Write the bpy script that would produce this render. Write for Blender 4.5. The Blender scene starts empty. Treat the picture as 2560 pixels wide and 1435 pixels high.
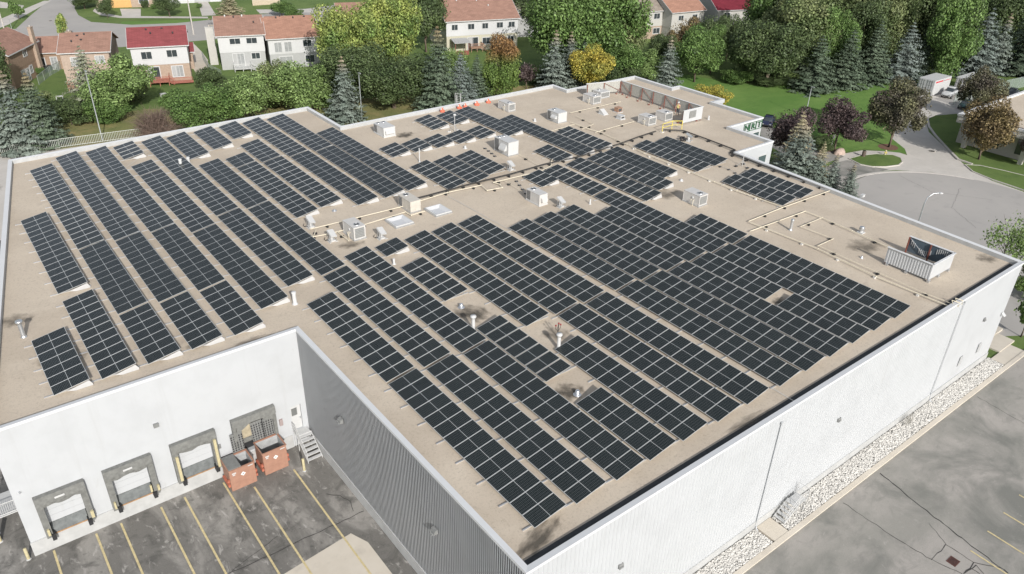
import bpy, bmesh, math, random
from mathutils import Vector, Matrix
random.seed(7)
S = bpy.context.scene
C = S.collection
rad = math.radians
# ------------------------------------------------------------------ camera, sky, sun, exposure
YAW, PITCH, ROLL, FPX = -0.67208291, 0.52169529, 0.02854954, 1931.84562
PW, PH = 2560.0, 1435.0
fw = Vector((-math.sin(YAW)*math.cos(PITCH), math.cos(YAW)*math.cos(PITCH), -math.sin(PITCH)))
r0 = fw.cross(Vector((0, 0, 1))).normalized(); u0 = r0.cross(fw)
rt = r0*math.cos(ROLL) + u0*math.sin(ROLL)
up = -r0*math.sin(ROLL) + u0*math.cos(ROLL)
CAM = Vector((0, 0, 40.1))
cd = bpy.data.cameras.new('camera'); cam = bpy.data.objects.new('camera', cd); C.objects.link(cam)
cam.matrix_world = Matrix(((rt.x, up.x, -fw.x, CAM.x), (rt.y, up.y, -fw.y, CAM.y), (rt.z, up.z, -fw.z, CAM.z), (0, 0, 0, 1)))
cd.sensor_width = 36; cd.lens = FPX/PW*36; cd.clip_start = 0.5; cd.clip_end = 3000
S.camera = cam
SUN_EL, SHADOW_AZ = 28.5, 74.5          # shadows fall towards azimuth 79 degrees (from +x, anticlockwise)
w = bpy.data.worlds.new('World'); S.world = w; w.use_nodes = True
nt = w.node_tree; bg = nt.nodes['Background']; sky = nt.nodes.new('ShaderNodeTexSky')
sky.sky_type = 'NISHITA'; sky.sun_disc = False
sdir = Vector((-math.cos(rad(SHADOW_AZ)), -math.sin(rad(SHADOW_AZ)), math.tan(rad(SUN_EL)))).normalized()
sky.sun_elevation = rad(SUN_EL); sky.sun_rotation = math.atan2(sdir.x, sdir.y)
sky.air_density = 1.0; sky.dust_density = 1.5; sky.ozone_density = 1.0
hs = nt.nodes.new('ShaderNodeHueSaturation'); hs.inputs['Saturation'].default_value = 0.45; nt.links.new(sky.outputs[0], hs.inputs['Color']); nt.links.new(hs.outputs[0], bg.inputs[0]); bg.inputs[1].default_value = 0.125
ld = bpy.data.lights.new('sun', 'SUN'); sun = bpy.data.objects.new('sun', ld); C.objects.link(sun)
ld.energy = 3.6; ld.angle = rad(0.5); ld.color = (1.0, 0.96, 0.915)
sun.rotation_euler = sdir.to_track_quat('Z', 'Y').to_euler(); sun.location = (0, 0, 120)
S.view_settings.view_transform = 'Standard'; S.view_settings.look = 'None'
S.view_settings.exposure = 0.24; S.view_settings.gamma = 1.0

# ------------------------------------------------------------------ helpers
def at(px, py, z=0.0):
    """world point seen at photo pixel (px,py) on the horizontal level z"""
    d = rt*((px-PW/2)/FPX) - up*((py-PH/2)/FPX) + fw
    return CAM + d*((z-CAM.z)/d.z)
def proj(p):
    v = Vector(p)-CAM; k = v.dot(fw)
    return PW/2+FPX*v.dot(rt)/k, PH/2-FPX*v.dot(up)/k, k
def rise(base, topy):
    """real height of a thing standing on base whose top is at picture row topy"""
    lo, hi = 0.0, 60.0
    for _ in range(40):
        m = (lo+hi)/2
        if proj(Vector(base)+Vector((0, 0, m)))[1] > topy: lo = m
        else: hi = m
    return lo
GZ = 10.1      # parapet top
RZ = 9.7       # roof surface

class MB:
    def __init__(s): s.v = []; s.f = []; s.m = []; s.sm = []; s.uv = {}; s.tone = {}
    def add(s, vs, fs, mi=0, smooth=False, M=None):
        o = len(s.v)
        s.v += [tuple(M @ Vector(p)) if M else tuple(p) for p in vs]
        for f in fs: s.f.append([o+i for i in f]); s.m.append(mi); s.sm.append(smooth)
        return s
    def box(s, x0, y0, z0, x1, y1, z1, mi=0, M=None):
        vs = [(x0,y0,z0),(x1,y0,z0),(x1,y1,z0),(x0,y1,z0),(x0,y0,z1),(x1,y0,z1),(x1,y1,z1),(x0,y1,z1)]
        return s.add(vs, [(3,2,1,0),(4,5,6,7),(0,1,5,4),(1,2,6,5),(2,3,7,6),(3,0,4,7)], mi, False, M)
    def prism(s, poly, z0, z1, mi=0, M=None, top=True, bottom=True):
        n = len(poly)
        vs = [(p[0],p[1],z0) for p in poly]+[(p[0],p[1],z1) for p in poly]
        fs = [(i,(i+1)%n,n+(i+1)%n,n+i) for i in range(n)]
        if top: fs.append(tuple(range(n,2*n)))
        if bottom: fs.append(tuple(range(n-1,-1,-1)))
        return s.add(vs, fs, mi, False, M)
    def extr(s, prof, a, b, mi=0, smooth=False, M=None, axis='x'):
        """profile polygon in the plane across axis, extruded from a to b"""
        n = len(prof)
        def P(t, p): return (t,p[0],p[1]) if axis == 'x' else (p[0],t,p[1])
        vs = [P(a,p) for p in prof]+[P(b,p) for p in prof]
        fs = [(i,(i+1)%n,n+(i+1)%n,n+i) for i in range(n)]+[tuple(range(n,2*n)),tuple(range(n-1,-1,-1))]
        return s.add(vs, fs, mi, smooth, M)
    def tube(s, pts, r, n=8, mi=0, cap=True, M=None):
        pts = [Vector(p) for p in pts]; rs = r if isinstance(r, (list,tuple)) else [r]*len(pts)
        vs = []; fs = []
        for i, p in enumerate(pts):
            d = (pts[min(i+1,len(pts)-1)]-pts[max(i-1,0)]).normalized()
            a = d.cross(Vector((0,0,1)));
            if a.length < 1e-3: a = Vector((1,0,0))
            a.normalize(); b = a.cross(d)
            for k in range(n):
                t = 2*math.pi*k/n; vs.append(p+(a*math.cos(t)+b*math.sin(t))*rs[i])
        for i in range(len(pts)-1):
            for k in range(n):
                fs.append((i*n+k, i*n+(k+1)%n, (i+1)*n+(k+1)%n, (i+1)*n+k))
        s.add(vs, fs, mi, True, M)
        if cap: s.add(vs[:n], [tuple(range(n-1,-1,-1))], mi, False, M); s.add(vs[-n:], [tuple(range(n))], mi, False, M)
        return s
    def lathe(s, prof, cx=0, cy=0, n=16, mi=0, M=None):
        """profile [(r,z)...] turned about a vertical axis"""
        vs = []; fs = []
        for (r, z) in prof:
            for k in range(n): t = 2*math.pi*k/n; vs.append((cx+r*math.cos(t), cy+r*math.sin(t), z))
        for i in range(len(prof)-1):
            for k in range(n): fs.append((i*n+k, i*n+(k+1)%n, (i+1)*n+(k+1)%n, (i+1)*n+k))
        return s.add(vs, fs, mi, True, M)
    def sheet(s, poly, z, mi=0):
        return s.add([(p[0],p[1],z) for p in poly], [tuple(range(len(poly)))], mi)
    def build(s, name, mats, parent=None, loc=None, rotz=0.0):
        me = bpy.data.meshes.new(name); me.from_pydata(s.v, [], s.f)
        if not isinstance(mats, (list,tuple)): mats = [mats]
        for m in mats: me.materials.append(m)
        me.polygons.foreach_set('material_index', s.m); me.polygons.foreach_set('use_smooth', s.sm)
        me.update()
        o = bpy.data.objects.new(name, me); C.objects.link(o)
        if parent: o.parent = parent
        if loc is not None: o.location = loc
        o.rotation_euler.z = rotz
        return o
def fix_normals(o):
    bm = bmesh.new(); bm.from_mesh(o.data); bmesh.ops.recalc_face_normals(bm, faces=bm.faces); bm.to_mesh(o.data); bm.free(); return o
def tag(o, label=None, cat=None, group=None, kind=None):
    if label: o['label'] = label
    if cat: o['category'] = cat
    if group: o['group'] = group
    if kind: o['kind'] = kind
    return o
def thing(name, label, cat, loc=(0,0,0), rz=0.0, group=None):
    o = bpy.data.objects.new(name, None); C.objects.link(o); o.location = loc; o.rotation_euler.z = rz
    o.empty_display_size = 0.3
    return tag(o, label, cat, group)
KIDS = {}
def copy_tree(o, loc, rz=None, label=None, group=None):
    def rec(a, par):
        c = a.copy(); C.objects.link(c)
        if par: c.parent = par
        for ch in [k for k in bpy.data.objects if k.parent == a and k is not c and k.name not in done]:
            done.add(ch.name); rec(ch, c)
        return c
    done = set()
    src = [o]
    c = o.copy(); C.objects.link(c); c.location = loc
    if rz is not None: c.rotation_euler.z = rz
    for ch in o.children:
        d = ch.copy(); C.objects.link(d); d.parent = c
        for g in ch.children:
            e = g.copy(); C.objects.link(e); e.parent = d
    if label: c['label'] = label
    if group: c['group'] = group; o['group'] = group
    return c

# ------------------------------------------------------------------ materials
MATS = {}
def node_mat(name):
    m = bpy.data.materials.new(name); m.use_nodes = True
    return m, m.node_tree, m.node_tree.nodes['Principled BSDF']
def mat(name, col, rough=0.6, metal=0.0, spec=0.5, var=0.0, scale=3.0, bump=0.0, bscale=20.0):
    """principled material whose base colour wanders by +-var in two noise octaves; real surface wear, no light in it"""
    if name in MATS: return MATS[name]
    m, t, b = node_mat(name); N = t.nodes; L = t.links
    b.inputs['Roughness'].default_value = rough; b.inputs['Metallic'].default_value = metal
    b.inputs['Specular IOR Level'].default_value = spec
    b.inputs['Base Color'].default_value = (*col, 1)
    tc = N.new('ShaderNodeTexCoord')
    if var:
        no = N.new('ShaderNodeTexNoise'); no.inputs['Scale'].default_value = scale; no.inputs['Detail'].default_value = 6
        no.inputs['Roughness'].default_value = 0.65
        cr = N.new('ShaderNodeValToRGB'); cr.color_ramp.elements[0].position = 0.3; cr.color_ramp.elements[1].position = 0.7
        cr.color_ramp.elements[0].color = (*[max(0,c*(1-var)) for c in col], 1)
        cr.color_ramp.elements[1].color = (*[min(1,c*(1+var)) for c in col], 1)
        L.new(tc.outputs['Object'], no.inputs['Vector']); L.new(no.outputs['Fac'], cr.inputs[0]); L.new(cr.outputs[0], b.inputs['Base Color'])
    if bump:
        nb = N.new('ShaderNodeTexNoise'); nb.inputs['Scale'].default_value = bscale; nb.inputs['Detail'].default_value = 3
        bp = N.new('ShaderNodeBump'); bp.inputs['Strength'].default_value = bump; bp.inputs['Distance'].default_value = 0.03
        L.new(tc.outputs['Object'], nb.inputs['Vector']); L.new(nb.outputs['Fac'], bp.inputs['Height']); L.new(bp.outputs[0], b.inputs['Normal'])
    MATS[name] = m
    return m
def layered(name, base, layers, rough=0.9, bump=None, spec=0.3):
    """base colour overlaid with [(colour, noise scale, detail, low, high, strength, stretch)] patches"""
    m, t, b = node_mat(name); N = t.nodes; L = t.links
    b.inputs['Roughness'].default_value = rough; b.inputs['Specular IOR Level'].default_value = spec
    tc = N.new('ShaderNodeTexCoord'); cur = None
    for i, (col, sc, det, lo, hi, st, stretch) in enumerate(layers):
        mp = N.new('ShaderNodeMapping'); mp.inputs['Scale'].default_value = stretch; mp.inputs['Location'].default_value = (i*17.3, i*9.1, i*3.7)
        no = N.new('ShaderNodeTexNoise'); no.inputs['Scale'].default_value = sc; no.inputs['Detail'].default_value = det; no.inputs['Roughness'].default_value = 0.62
        if det > 7: no.inputs['Distortion'].default_value = 0.6
        mr = N.new('ShaderNodeMapRange'); mr.inputs[1].default_value = lo; mr.inputs[2].default_value = hi; mr.inputs[4].default_value = st
        mx = N.new('ShaderNodeMix'); mx.data_type = 'RGBA'
        L.new(tc.outputs['Object'], mp.inputs[0]); L.new(mp.outputs[0], no.inputs['Vector']); L.new(no.outputs['Fac'], mr.inputs[0]); L.new(mr.outputs[0], mx.inputs[0])
        if cur is None: mx.inputs[6].default_value = (*base, 1)
        else: L.new(cur, mx.inputs[6])
        mx.inputs[7].default_value = (*col, 1); cur = mx.outputs[2]
    L.new(cur, b.inputs['Base Color'])
    if bump:
        nb = N.new('ShaderNodeTexNoise'); nb.inputs['Scale'].default_value = bump[0]; nb.inputs['Detail'].default_value = 4
        bp = N.new('ShaderNodeBump'); bp.inputs['Strength'].default_value = bump[1]; bp.inputs['Distance'].default_value = bump[2]
        L.new(tc.outputs['Object'], nb.inputs['Vector']); L.new(nb.outputs['Fac'], bp.inputs['Height']); L.new(bp.outputs[0], b.inputs['Normal'])
    MATS[name] = m; return m
one = (1,1,1)
M_roof = layered('roof_gravel', (0.55,0.475,0.38), [((0.475,0.405,0.32),0.12,4,0.42,0.62,0.8,one), ((0.60,0.525,0.425),0.3,5,0.5,0.7,0.7,one),
    ((0.30,0.255,0.21),0.55,9,0.62,0.78,0.55,one), ((0.30,0.255,0.205),7.0,6,0.52,0.72,0.5,one), ((0.66,0.60,0.52),14.0,3,0.58,0.75,0.5,one), ((0.24,0.205,0.17),24.0,3,0.55,0.70,0.38,one)], 0.95, (22.0,0.6,0.02))
M_wall = layered('wall_white', (0.480,0.497,0.512), [((0.445,0.461,0.474),0.5,5,0.45,0.65,0.8,one), ((0.415,0.425,0.43),1.2,7,0.56,0.72,0.40,(1.6,1.6,0.08)), ((0.37,0.37,0.355),2.5,8,0.64,0.76,0.4,(1,1,0.25))], 0.45, None, 0.6)
M_found = mat('foundation_concrete', (0.42,0.425,0.42), 0.9, var=0.12, scale=1.2, bump=0.2)
M_cap = mat('coping_metal', (0.64,0.65,0.655), 0.55, 0.0, var=0.03, scale=1.0)
M_inner = mat('parapet_flashing', (0.42,0.43,0.43), 0.6, var=0.1, scale=1.5)
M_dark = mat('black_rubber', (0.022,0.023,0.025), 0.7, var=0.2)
M_alu = mat('aluminium', (0.62,0.63,0.64), 0.38, 0.7, var=0.08, scale=4)
M_white = mat('white_paint', (0.52,0.525,0.52), 0.5, var=0.05, scale=2)
M_hvac = mat('hvac_enamel', (0.53,0.52,0.50), 0.5, var=0.08, scale=2.5)
M_hvac2 = mat('hvac_enamel_warm', (0.52,0.49,0.435), 0.5, var=0.1, scale=2.5)
M_grille = mat('coil_grille', (0.10,0.105,0.11), 0.6, 0.4, var=0.25, scale=30)
M_fan = mat('fan_black', (0.03,0.03,0.032), 0.5)
M_galv = mat('galvanised', (0.56,0.58,0.60), 0.35, 0.75, var=0.1, scale=6)
M_pipe = mat('gas_pipe_cream', (0.66,0.60,0.47), 0.55, var=0.08, scale=2)
M_black = mat('tray_black', (0.03,0.028,0.026), 0.6, var=0.2)
M_yellow = mat('safety_yellow', (0.72,0.60,0.10), 0.5, var=0.1)
M_bollard = mat('bollard_yellow', (0.46,0.41,0.25), 0.7, var=0.15, scale=5)
M_seal = mat('dock_seal_vinyl', (0.165,0.168,0.158), 0.75, var=0.25, scale=4, bump=0.6, bscale=5)
M_redsteel = mat('primer_red', (0.22,0.075,0.055), 0.6, var=0.2)
M_orange = mat('dumpster_orange', (0.335,0.185,0.130), 0.7, var=0.14, scale=2.5)
M_orange_cone = mat('signal_orange', (0.75,0.16,0.09), 0.6)
M_grass = layered('grass_lawn', (0.105,0.165,0.042), [((0.150,0.210,0.062),0.05,4,0.4,0.65,0.9,one), ((0.065,0.115,0.032),0.4,5,0.5,0.7,0.6,one), ((0.12,0.165,0.06),5.0,4,0.5,0.75,0.5,one)], 0.95, (14.0,0.8,0.06))
M_grassdry = layered('grass_dry', (0.19,0.20,0.075), [((0.30,0.245,0.11),0.10,6,0.42,0.62,0.95,one), ((0.12,0.155,0.05),0.35,5,0.5,0.68,0.8,one), ((0.28,0.26,0.13),4.0,4,0.5,0.75,0.5,one)], 0.95, (12.0,0.8,0.06))
M_grassbright = layered('grass_bright', (0.105,0.205,0.042), [((0.155,0.255,0.062),0.06,4,0.4,0.65,0.9,(1,1.8,1)), ((0.082,0.165,0.035),0.4,6,0.5,0.7,0.6,(1,2.5,1)), ((0.13,0.18,0.07),6.0,4,0.55,0.8,0.4,one)], 0.95, (14.0,0.7,0.06))
M_asph_dock = layered('asphalt_dock', (0.165,0.158,0.145), [((0.32,0.305,0.28),0.45,10,0.46,0.62,0.85,(1,0.4,1)), ((0.085,0.083,0.076),0.7,10,0.50,0.64,0.7,one), ((0.46,0.44,0.41),2.2,13,0.58,0.67,0.6,(1,0.45,1)), ((0.06,0.06,0.055),3.0,10,0.58,0.70,0.5,one), ((0.32,0.31,0.29),22,4,0.55,0.75,0.45,one), ((0.06,0.06,0.055),30,3,0.55,0.72,0.4,one)], 0.92, (18.0,0.4,0.02))
M_asph_front = layered('asphalt_front', (0.27,0.262,0.238), [((0.36,0.338,0.312),0.26,7,0.42,0.60,0.85,(0.6,1,1)), ((0.165,0.168,0.152),0.20,8,0.48,0.64,0.85,one), ((0.20,0.195,0.18),1.3,10,0.54,0.68,0.5,(0.5,1,1)), ((0.42,0.40,0.37),2.4,10,0.62,0.74,0.5,one), ((0.15,0.148,0.14),18,4,0.54,0.75,0.45,one), ((0.44,0.42,0.39),30,3,0.58,0.75,0.35,one)], 0.92, (18.0,0.3,0.02))
M_asph_road = layered('asphalt_road', (0.37,0.355,0.335), [((0.41,0.39,0.365),0.08,4,0.42,0.62,0.8,one), ((0.30,0.29,0.275),0.5,6,0.56,0.72,0.5,one), ((0.28,0.27,0.26),14,3,0.58,0.75,0.3,one)], 0.92)
M_conc = layered('concrete_pale', (0.56,0.51,0.43), [((0.62,0.57,0.49),0.3,4,0.42,0.62,0.8,one), ((0.44,0.40,0.34),0.9,7,0.55,0.72,0.5,one)], 0.9, (20.0,0.2,0.01))
M_conc2 = layered('concrete_grey', (0.50,0.475,0.435), [((0.56,0.53,0.49),0.3,4,0.42,0.62,0.8,one), ((0.42,0.40,0.37),1.0,7,0.55,0.72,0.5,one)], 0.9)
M_line = mat('line_yellow', (0.56,0.47,0.26), 0.8, var=0.22, scale=5)
M_crack = mat('crack_seal', (0.045,0.042,0.040), 0.8)
M_glass = mat('window_glass', (0.045,0.055,0.06), 0.08, spec=0.9)
M_curtain = mat('window_pale', (0.30,0.31,0.31), 0.25, spec=0.6, var=0.2, scale=3)
M_brick_tan = mat('brick_tan', (0.37,0.285,0.22), 0.9, var=0.16, scale=3, bump=0.3)
M_brick_pink = mat('brick_pink', (0.40,0.315,0.255), 0.9, var=0.13, scale=3, bump=0.3)
M_brick_brown = mat('brick_brown', (0.30,0.21,0.15), 0.9, var=0.18, scale=3, bump=0.3)
M_siding = mat('siding_white', (0.52,0.525,0.525), 0.6, var=0.04)
M_siding_grey = mat('siding_grey', (0.37,0.375,0.37), 0.7, var=0.08)
M_siding_cream = mat('siding_cream', (0.47,0.45,0.35), 0.7, var=0.08)
M_siding_pale = mat('siding_pale', (0.46,0.45,0.42), 0.7, var=0.06)
def shingle(name, col):
    m, t, b = node_mat(name); N = t.nodes; L = t.links
    b.inputs['Roughness'].default_value = 0.95; b.inputs['Specular IOR Level'].default_value = 0.2
    tc = N.new('ShaderNodeTexCoord')
    br = N.new('ShaderNodeTexBrick'); br.inputs['Scale'].default_value = 1.0
    br.inputs['Brick Width'].default_value = 0.9; br.inputs['Row Height'].default_value = 0.28; br.inputs['Mortar Size'].default_value = 0.018
    br.inputs['Color1'].default_value = (*col,1); br.inputs['Color2'].default_value = (*[c*0.82 for c in col],1); br.inputs['Mortar'].default_value = (*[c*0.6 for c in col],1)
    no = N.new('ShaderNodeTexNoise'); no.inputs['Scale'].default_value = 0.8; no.inputs['Detail'].default_value = 6
    mx = N.new('ShaderNodeMix'); mx.data_type = 'RGBA'; mx.blend_type = 'MULTIPLY'; mx.inputs[0].default_value = 0.5
    cr = N.new('ShaderNodeValToRGB'); cr.color_ramp.elements[0].position = 0.3; cr.color_ramp.elements[0].color = (0.65,0.65,0.65,1); cr.color_ramp.elements[1].position = 0.65
    L.new(tc.outputs['Object'], br.inputs['Vector']); L.new(tc.outputs['Object'], no.inputs['Vector']); L.new(no.outputs['Fac'], cr.inputs[0])
    L.new(br.outputs['Color'], mx.inputs[6]); L.new(cr.outputs[0], mx.inputs[7]); L.new(mx.outputs[2], b.inputs['Base Color'])
    return m
M_sh_brown = shingle('shingle_brown', (0.36,0.215,0.165)); M_sh_red = shingle('shingle_red', (0.30,0.085,0.088))
M_sh_grey = shingle('shingle_grey', (0.33,0.285,0.24)); M_sh_terra = shingle('shingle_terracotta', (0.42,0.235,0.17)); M_sh_maroon = shingle('shingle_maroon', (0.20,0.03,0.045))
M_wood = mat('deck_wood', (0.36,0.22,0.15), 0.8, var=0.2, scale=6); M_redwood = mat('deck_red_stain', (0.38,0.14,0.10), 0.75, var=0.15, scale=6)
M_bark = mat('bark', (0.13,0.10,0.075), 0.95, var=0.3, scale=6, bump=0.6); M_barkpale = mat('bark_pale', (0.42,0.39,0.35), 0.9, var=0.25, scale=5)
M_fence = mat('chainlink_post', (0.40,0.44,0.42), 0.5, 0.5)

def panel_cells():
    """photovoltaic face: UV 0..1 across the module; 2 x 12 half cells by 6, white backsheet between them"""
    m, t, b = node_mat('solar_cells'); N = t.nodes; L = t.links
    uv = N.new('ShaderNodeUVMap'); sp = N.new('ShaderNodeSeparateXYZ'); L.new(uv.outputs[0], sp.inputs[0])
    def mth(op, a, bb=None, c=None):
        n = N.new('ShaderNodeMath'); n.operation = op
        for i, v in enumerate((a, bb, c)):
            if v is None: continue
            if isinstance(v, (int, float)): n.inputs[i].default_value = v
            else: L.new(v, n.inputs[i])
        return n.outputs[0]
    U, V = sp.outputs[0], sp.outputs[1]
    def edge(x, n, wdt):   # 1 on the line between cells
        f = mth('FRACT', mth('MULTIPLY', x, n)); d = mth('MINIMUM', f, mth('SUBTRACT', 1.0, f))
        return mth('LESS_THAN', d, wdt)
    mid = mth('LESS_THAN', mth('ABSOLUTE', mth('SUBTRACT', U, 0.5)), 0.0065)
    bu = mth('LESS_THAN', mth('SUBTRACT', 0.5, mth('ABSOLUTE', mth('SUBTRACT', U, 0.5))), 0.006)
    bv = mth('LESS_THAN', mth('SUBTRACT', 0.5, mth('ABSOLUTE', mth('SUBTRACT', V, 0.5))), 0.007)
    border = mth('MAXIMUM', mid, mth('MAXIMUM', bu, bv))
    lu = edge(U, 24, 0.055); lv = edge(V, 6, 0.030)
    line = mth('MAXIMUM', lu, lv)
    bus = edge(V, 30, 0.06)
    nrand = N.new('ShaderNodeObjectInfo')
    cell = N.new('ShaderNodeMix'); cell.data_type = 'RGBA'; L.new(nrand.outputs['Random'], cell.inputs[0])
    cell.inputs[6].default_value = (0.0060,0.0110,0.0120,1); cell.inputs[7].default_value = (0.0095,0.0150,0.0155,1)
    c1 = N.new('ShaderNodeMix'); c1.data_type = 'RGBA'; L.new(mth('MULTIPLY', bus, 0.12), c1.inputs[0]); L.new(cell.outputs[2], c1.inputs[6]); c1.inputs[7].default_value = (0.25,0.26,0.27,1)
    c2 = N.new('ShaderNodeMix'); c2.data_type = 'RGBA'; L.new(mth('MULTIPLY', line, 0.27), c2.inputs[0]); L.new(c1.outputs[2], c2.inputs[6]); c2.inputs[7].default_value = (0.42,0.44,0.45,1)
    c3 = N.new('ShaderNodeMix'); c3.data_type = 'RGBA'; L.new(border, c3.inputs[0]); L.new(c2.outputs[2], c3.inputs[6]); c3.inputs[7].default_value = (0.44,0.46,0.46,1)
    L.new(c3.outputs[2], b.inputs['Base Color']); b.inputs['Roughness'].default_value = 0.14; b.inputs['Specular IOR Level'].default_value = 0.22
    return m
M_cells = panel_cells()
M_frame = mat('module_frame', (0.60,0.61,0.61), 0.4, 0.35, var=0.05)
# ------------------------------------------------------------------ ground and paving (the setting)
def struct(name, mb, m):
    o = mb.build(name, m); tag(o, kind='structure'); return o
def dense(poly):   # photo pixels on the ground to world xy
    return [tuple(at(x, y, 0))[:2] for x, y in poly]
g = MB(); g.sheet([(-900,-400),(1500,-400),(1500,1500),(-900,1500)], 0.0); struct('ground', g, M_grass)
g = MB(); g.sheet([(-80,-60),(16.4,-60),(16.4,45.2),(-2.1,45.2),(5.9,92.5),(5.8,96),(-2,100),(-80,100)], 0.012); struct('dock_yard_asphalt', g, M_asph_dock)
g = MB(); g.sheet([(16.4,-60),(140,-60),(140,16.98),(16.4,16.98)], 0.016); struct('car_park_asphalt', g, M_asph_front)
g = MB(); g.prism([(30,16.98),(85,16.98),(85,17.34),(30,17.34)], 0.0, 0.14); struct('kerb', g, M_conc)
g = MB(); g.sheet([(9.2,26),(15.1,26),(15.1,33.4),(14.55,34.75),(9.0,34.2)], 0.022); struct('concrete_slab', g, M_conc)
g = MB()   # concrete walk to the side stair and by the far corner
g.box(36.85,17.34,0,38.35,18.86,0.12); struct('walkway_slab', g, M_conc)
g = MB(); g.box(71.3,17.34,0,75.2,18.6,0.10); g.box(73.0,18.6,0,76.2,20.2,0.16); g.box(74.2,20.2,0,77.4,21.8,0.22); struct('stepped_walk', g, M_conc)
# lawns
def blob(cx, cy, rx, ry, n=40, rot=0, j=0.0):
    out = []
    for k in range(n):
        t = 2*math.pi*k/n; q = 1+random.uniform(-j, j); x = rx*math.cos(t)*q; y = ry*math.sin(t)*q
        out.append((cx+x*math.cos(rot)-y*math.sin(rot), cy+x*math.sin(rot)+y*math.cos(rot)))
    return out
g = MB(); g.sheet([(5,97),(100,95),(100,112),(86,116),(70,121),(52,126),(30,137),(14,138),(5,132)], 0.010); struct('dry_lawn', g, M_grassdry)
g = MB(); g.sheet(dense([(1640,205),(1700,185),(1800,200),(1900,215),(2050,210),(2150,200),(2260,190),(2300,232),(2262,285),(2228,345),(2262,372),(2266,384),(2160,372),(2105,382),(2070,400),(1970,345),(1900,305),(1780,300)]), 0.014); struct('bright_lawn', g, M_grassbright)
# cul-de-sac and its surroundings
def cul(r, a0=-100, a1=200): return [(101.8+r*math.cos(rad(a)), 35.6+r*math.sin(rad(a))) for a in range(a0, a1+1, 6)]
g = MB(); g.sheet([(75,20.5),(140,-20),(140,30)]+[(101.8+15.4*math.cos(rad(a)), 35.6+15.4*math.sin(rad(a))) for a in range(-20,181,6)]+[(78,30)], 0.018); struct('cul_de_sac', g, M_asph_road)
g = MB(); g.sheet(dense([(2105,385),(2155,376),(2240,379),(2268,388),(2262,372),(2228,345),(2262,285),(2290,232),(2350,240),(2420,262),(2405,300),(2330,290),(2314,300),(2322,330),(2372,378),(2400,402),(2420,420),(2480,452),(2560,480),(2560,500),(2440,452),(2330,430),(2240,425),(2180,430),(2140,450),(2128,470),(2100,460),(2080,410)]), 0.010); struct('driveway_concrete', g, M_conc2)
g = MB(); g.sheet(dense([(2262,268),(2290,225),(2400,215),(2520,235),(2410,290),(2330,288),(2316,302),(2240,345)]), 0.020); struct('loading_apron', g, M_conc2)
g = MB(); g.sheet(dense([(2085,408),(2120,400),(2150,412),(2200,420),(2222,424),(2175,436),(2140,452),(2120,478),(2085,470),(2060,420)]), 0.024); struct('side_car_park', g, M_asph_front)
g = MB(); g.sheet(dense([(1905,300),(1950,330),(2000,350),(2080,372),(2110,392),(2060,410),(1980,400),(1900,350)]), 0.020); struct('entrance_car_park', g, M_asph_front)
def kerb_ring(name, pts, wd=0.18, h=0.13, closed=True):
    mb = MB(); n = len(pts); P = [Vector((p[0],p[1],0)) for p in pts]
    L_ = []; R_ = []
    for i in range(n):
        a = P[(i-1)%n] if closed or i else P[i]; c = P[(i+1)%n] if closed or i < n-1 else P[i]
        d = (c-a).normalized(); nn = Vector((-d.y,d.x,0))*wd/2; L_.append(P[i]+nn); R_.append(P[i]-nn)
    for i in range(n if closed else n-1):
        j = (i+1)%n
        vs = [L_[i],R_[i],R_[j],L_[j]]; vs += [v+Vector((0,0,h)) for v in vs]
        mb.add(vs, [(4,5,6,7),(0,3,7,4),(1,5,6,2),(0,4,5,1),(3,2,6,7)])
    return fix_normals(struct(name, mb, M_conc2))
c0 = at(2190,403); isl = blob(c0.x, c0.y, 6.3, 1.95, 40, rad(-58))
isl = dense([(2122,398),(2150,390),(2190,386),(2230,388),(2252,396),(2256,406),(2246,414),(2215,418),(2180,418),(2150,412)])
g = MB(); g.prism(isl, 0.0, 0.10); struct('island_lawn', g, M_grass); kerb_ring('island_kerb', isl)
lw = dense([(2412,413),(2450,415),(2510,428),(2600,450),(2600,492),(2540,470),(2480,450),(2432,430)])
g = MB(); g.prism(lw, 0.0, 0.10); struct('verge_lawn', g, M_grass); kerb_ring('verge_kerb', lw)
lw = dense([(2318,298),(2335,290),(2400,285),(2470,420),(2430,412),(2395,400),(2370,375),(2338,340),(2322,318)])
g = MB(); g.prism(lw, 0.0, 0.10); struct('side_lawn', g, M_grass); kerb_ring('side_kerb', [lw[1],lw[0]]+lw[:3:-1][:6], 0.35, 0.2, False)
kerb_ring('cul_de_sac_kerb', [(101.8+15.5*math.cos(rad(a)), 35.6+15.5*math.sin(rad(a))) for a in range(20,181,5)], 0.5, 0.06, False)
# street beyond the houses
g = MB(); g.sheet(dense([(-60,88),(40,72),(75,40),(130,-6),(195,-6),(186,20),(196,38),(228,55),(330,62),(440,58),(520,50),(600,44),(700,30),(860,10),(1000,30),(880,52),(700,80),(520,100),(300,118),(150,112),(60,112),(-60,125)]), 0.012); struct('street', g, M_asph_road)
g = MB(); g.sheet(dense([(236,22),(262,22),(258,32),(300,40),(520,42),(520,46),(300,45),(250,38),(232,28)]), 0.022)
g.sheet(dense([(300,22),(352,22),(352,42),(306,43)]), 0.02); g.sheet(dense([(495,5),(520,5),(540,38),(505,40)]), 0.02)
g.sheet(dense([(0,48),(110,2),(128,2),(20,62),(0,70)]), 0.022); g.sheet(dense([(0,4),(60,14),(55,22),(0,20)]),0.02)
g.sheet(dense([(640,24),(800,22),(820,30),(650,34)]), 0.022)
struct('pavement', g, M_conc2)
g = MB(); g.sheet(dense([(470,150),(500,200),(515,205),(520,150),(505,130),(485,110)]), 0.018); struct('patio', g, M_conc)
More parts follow.
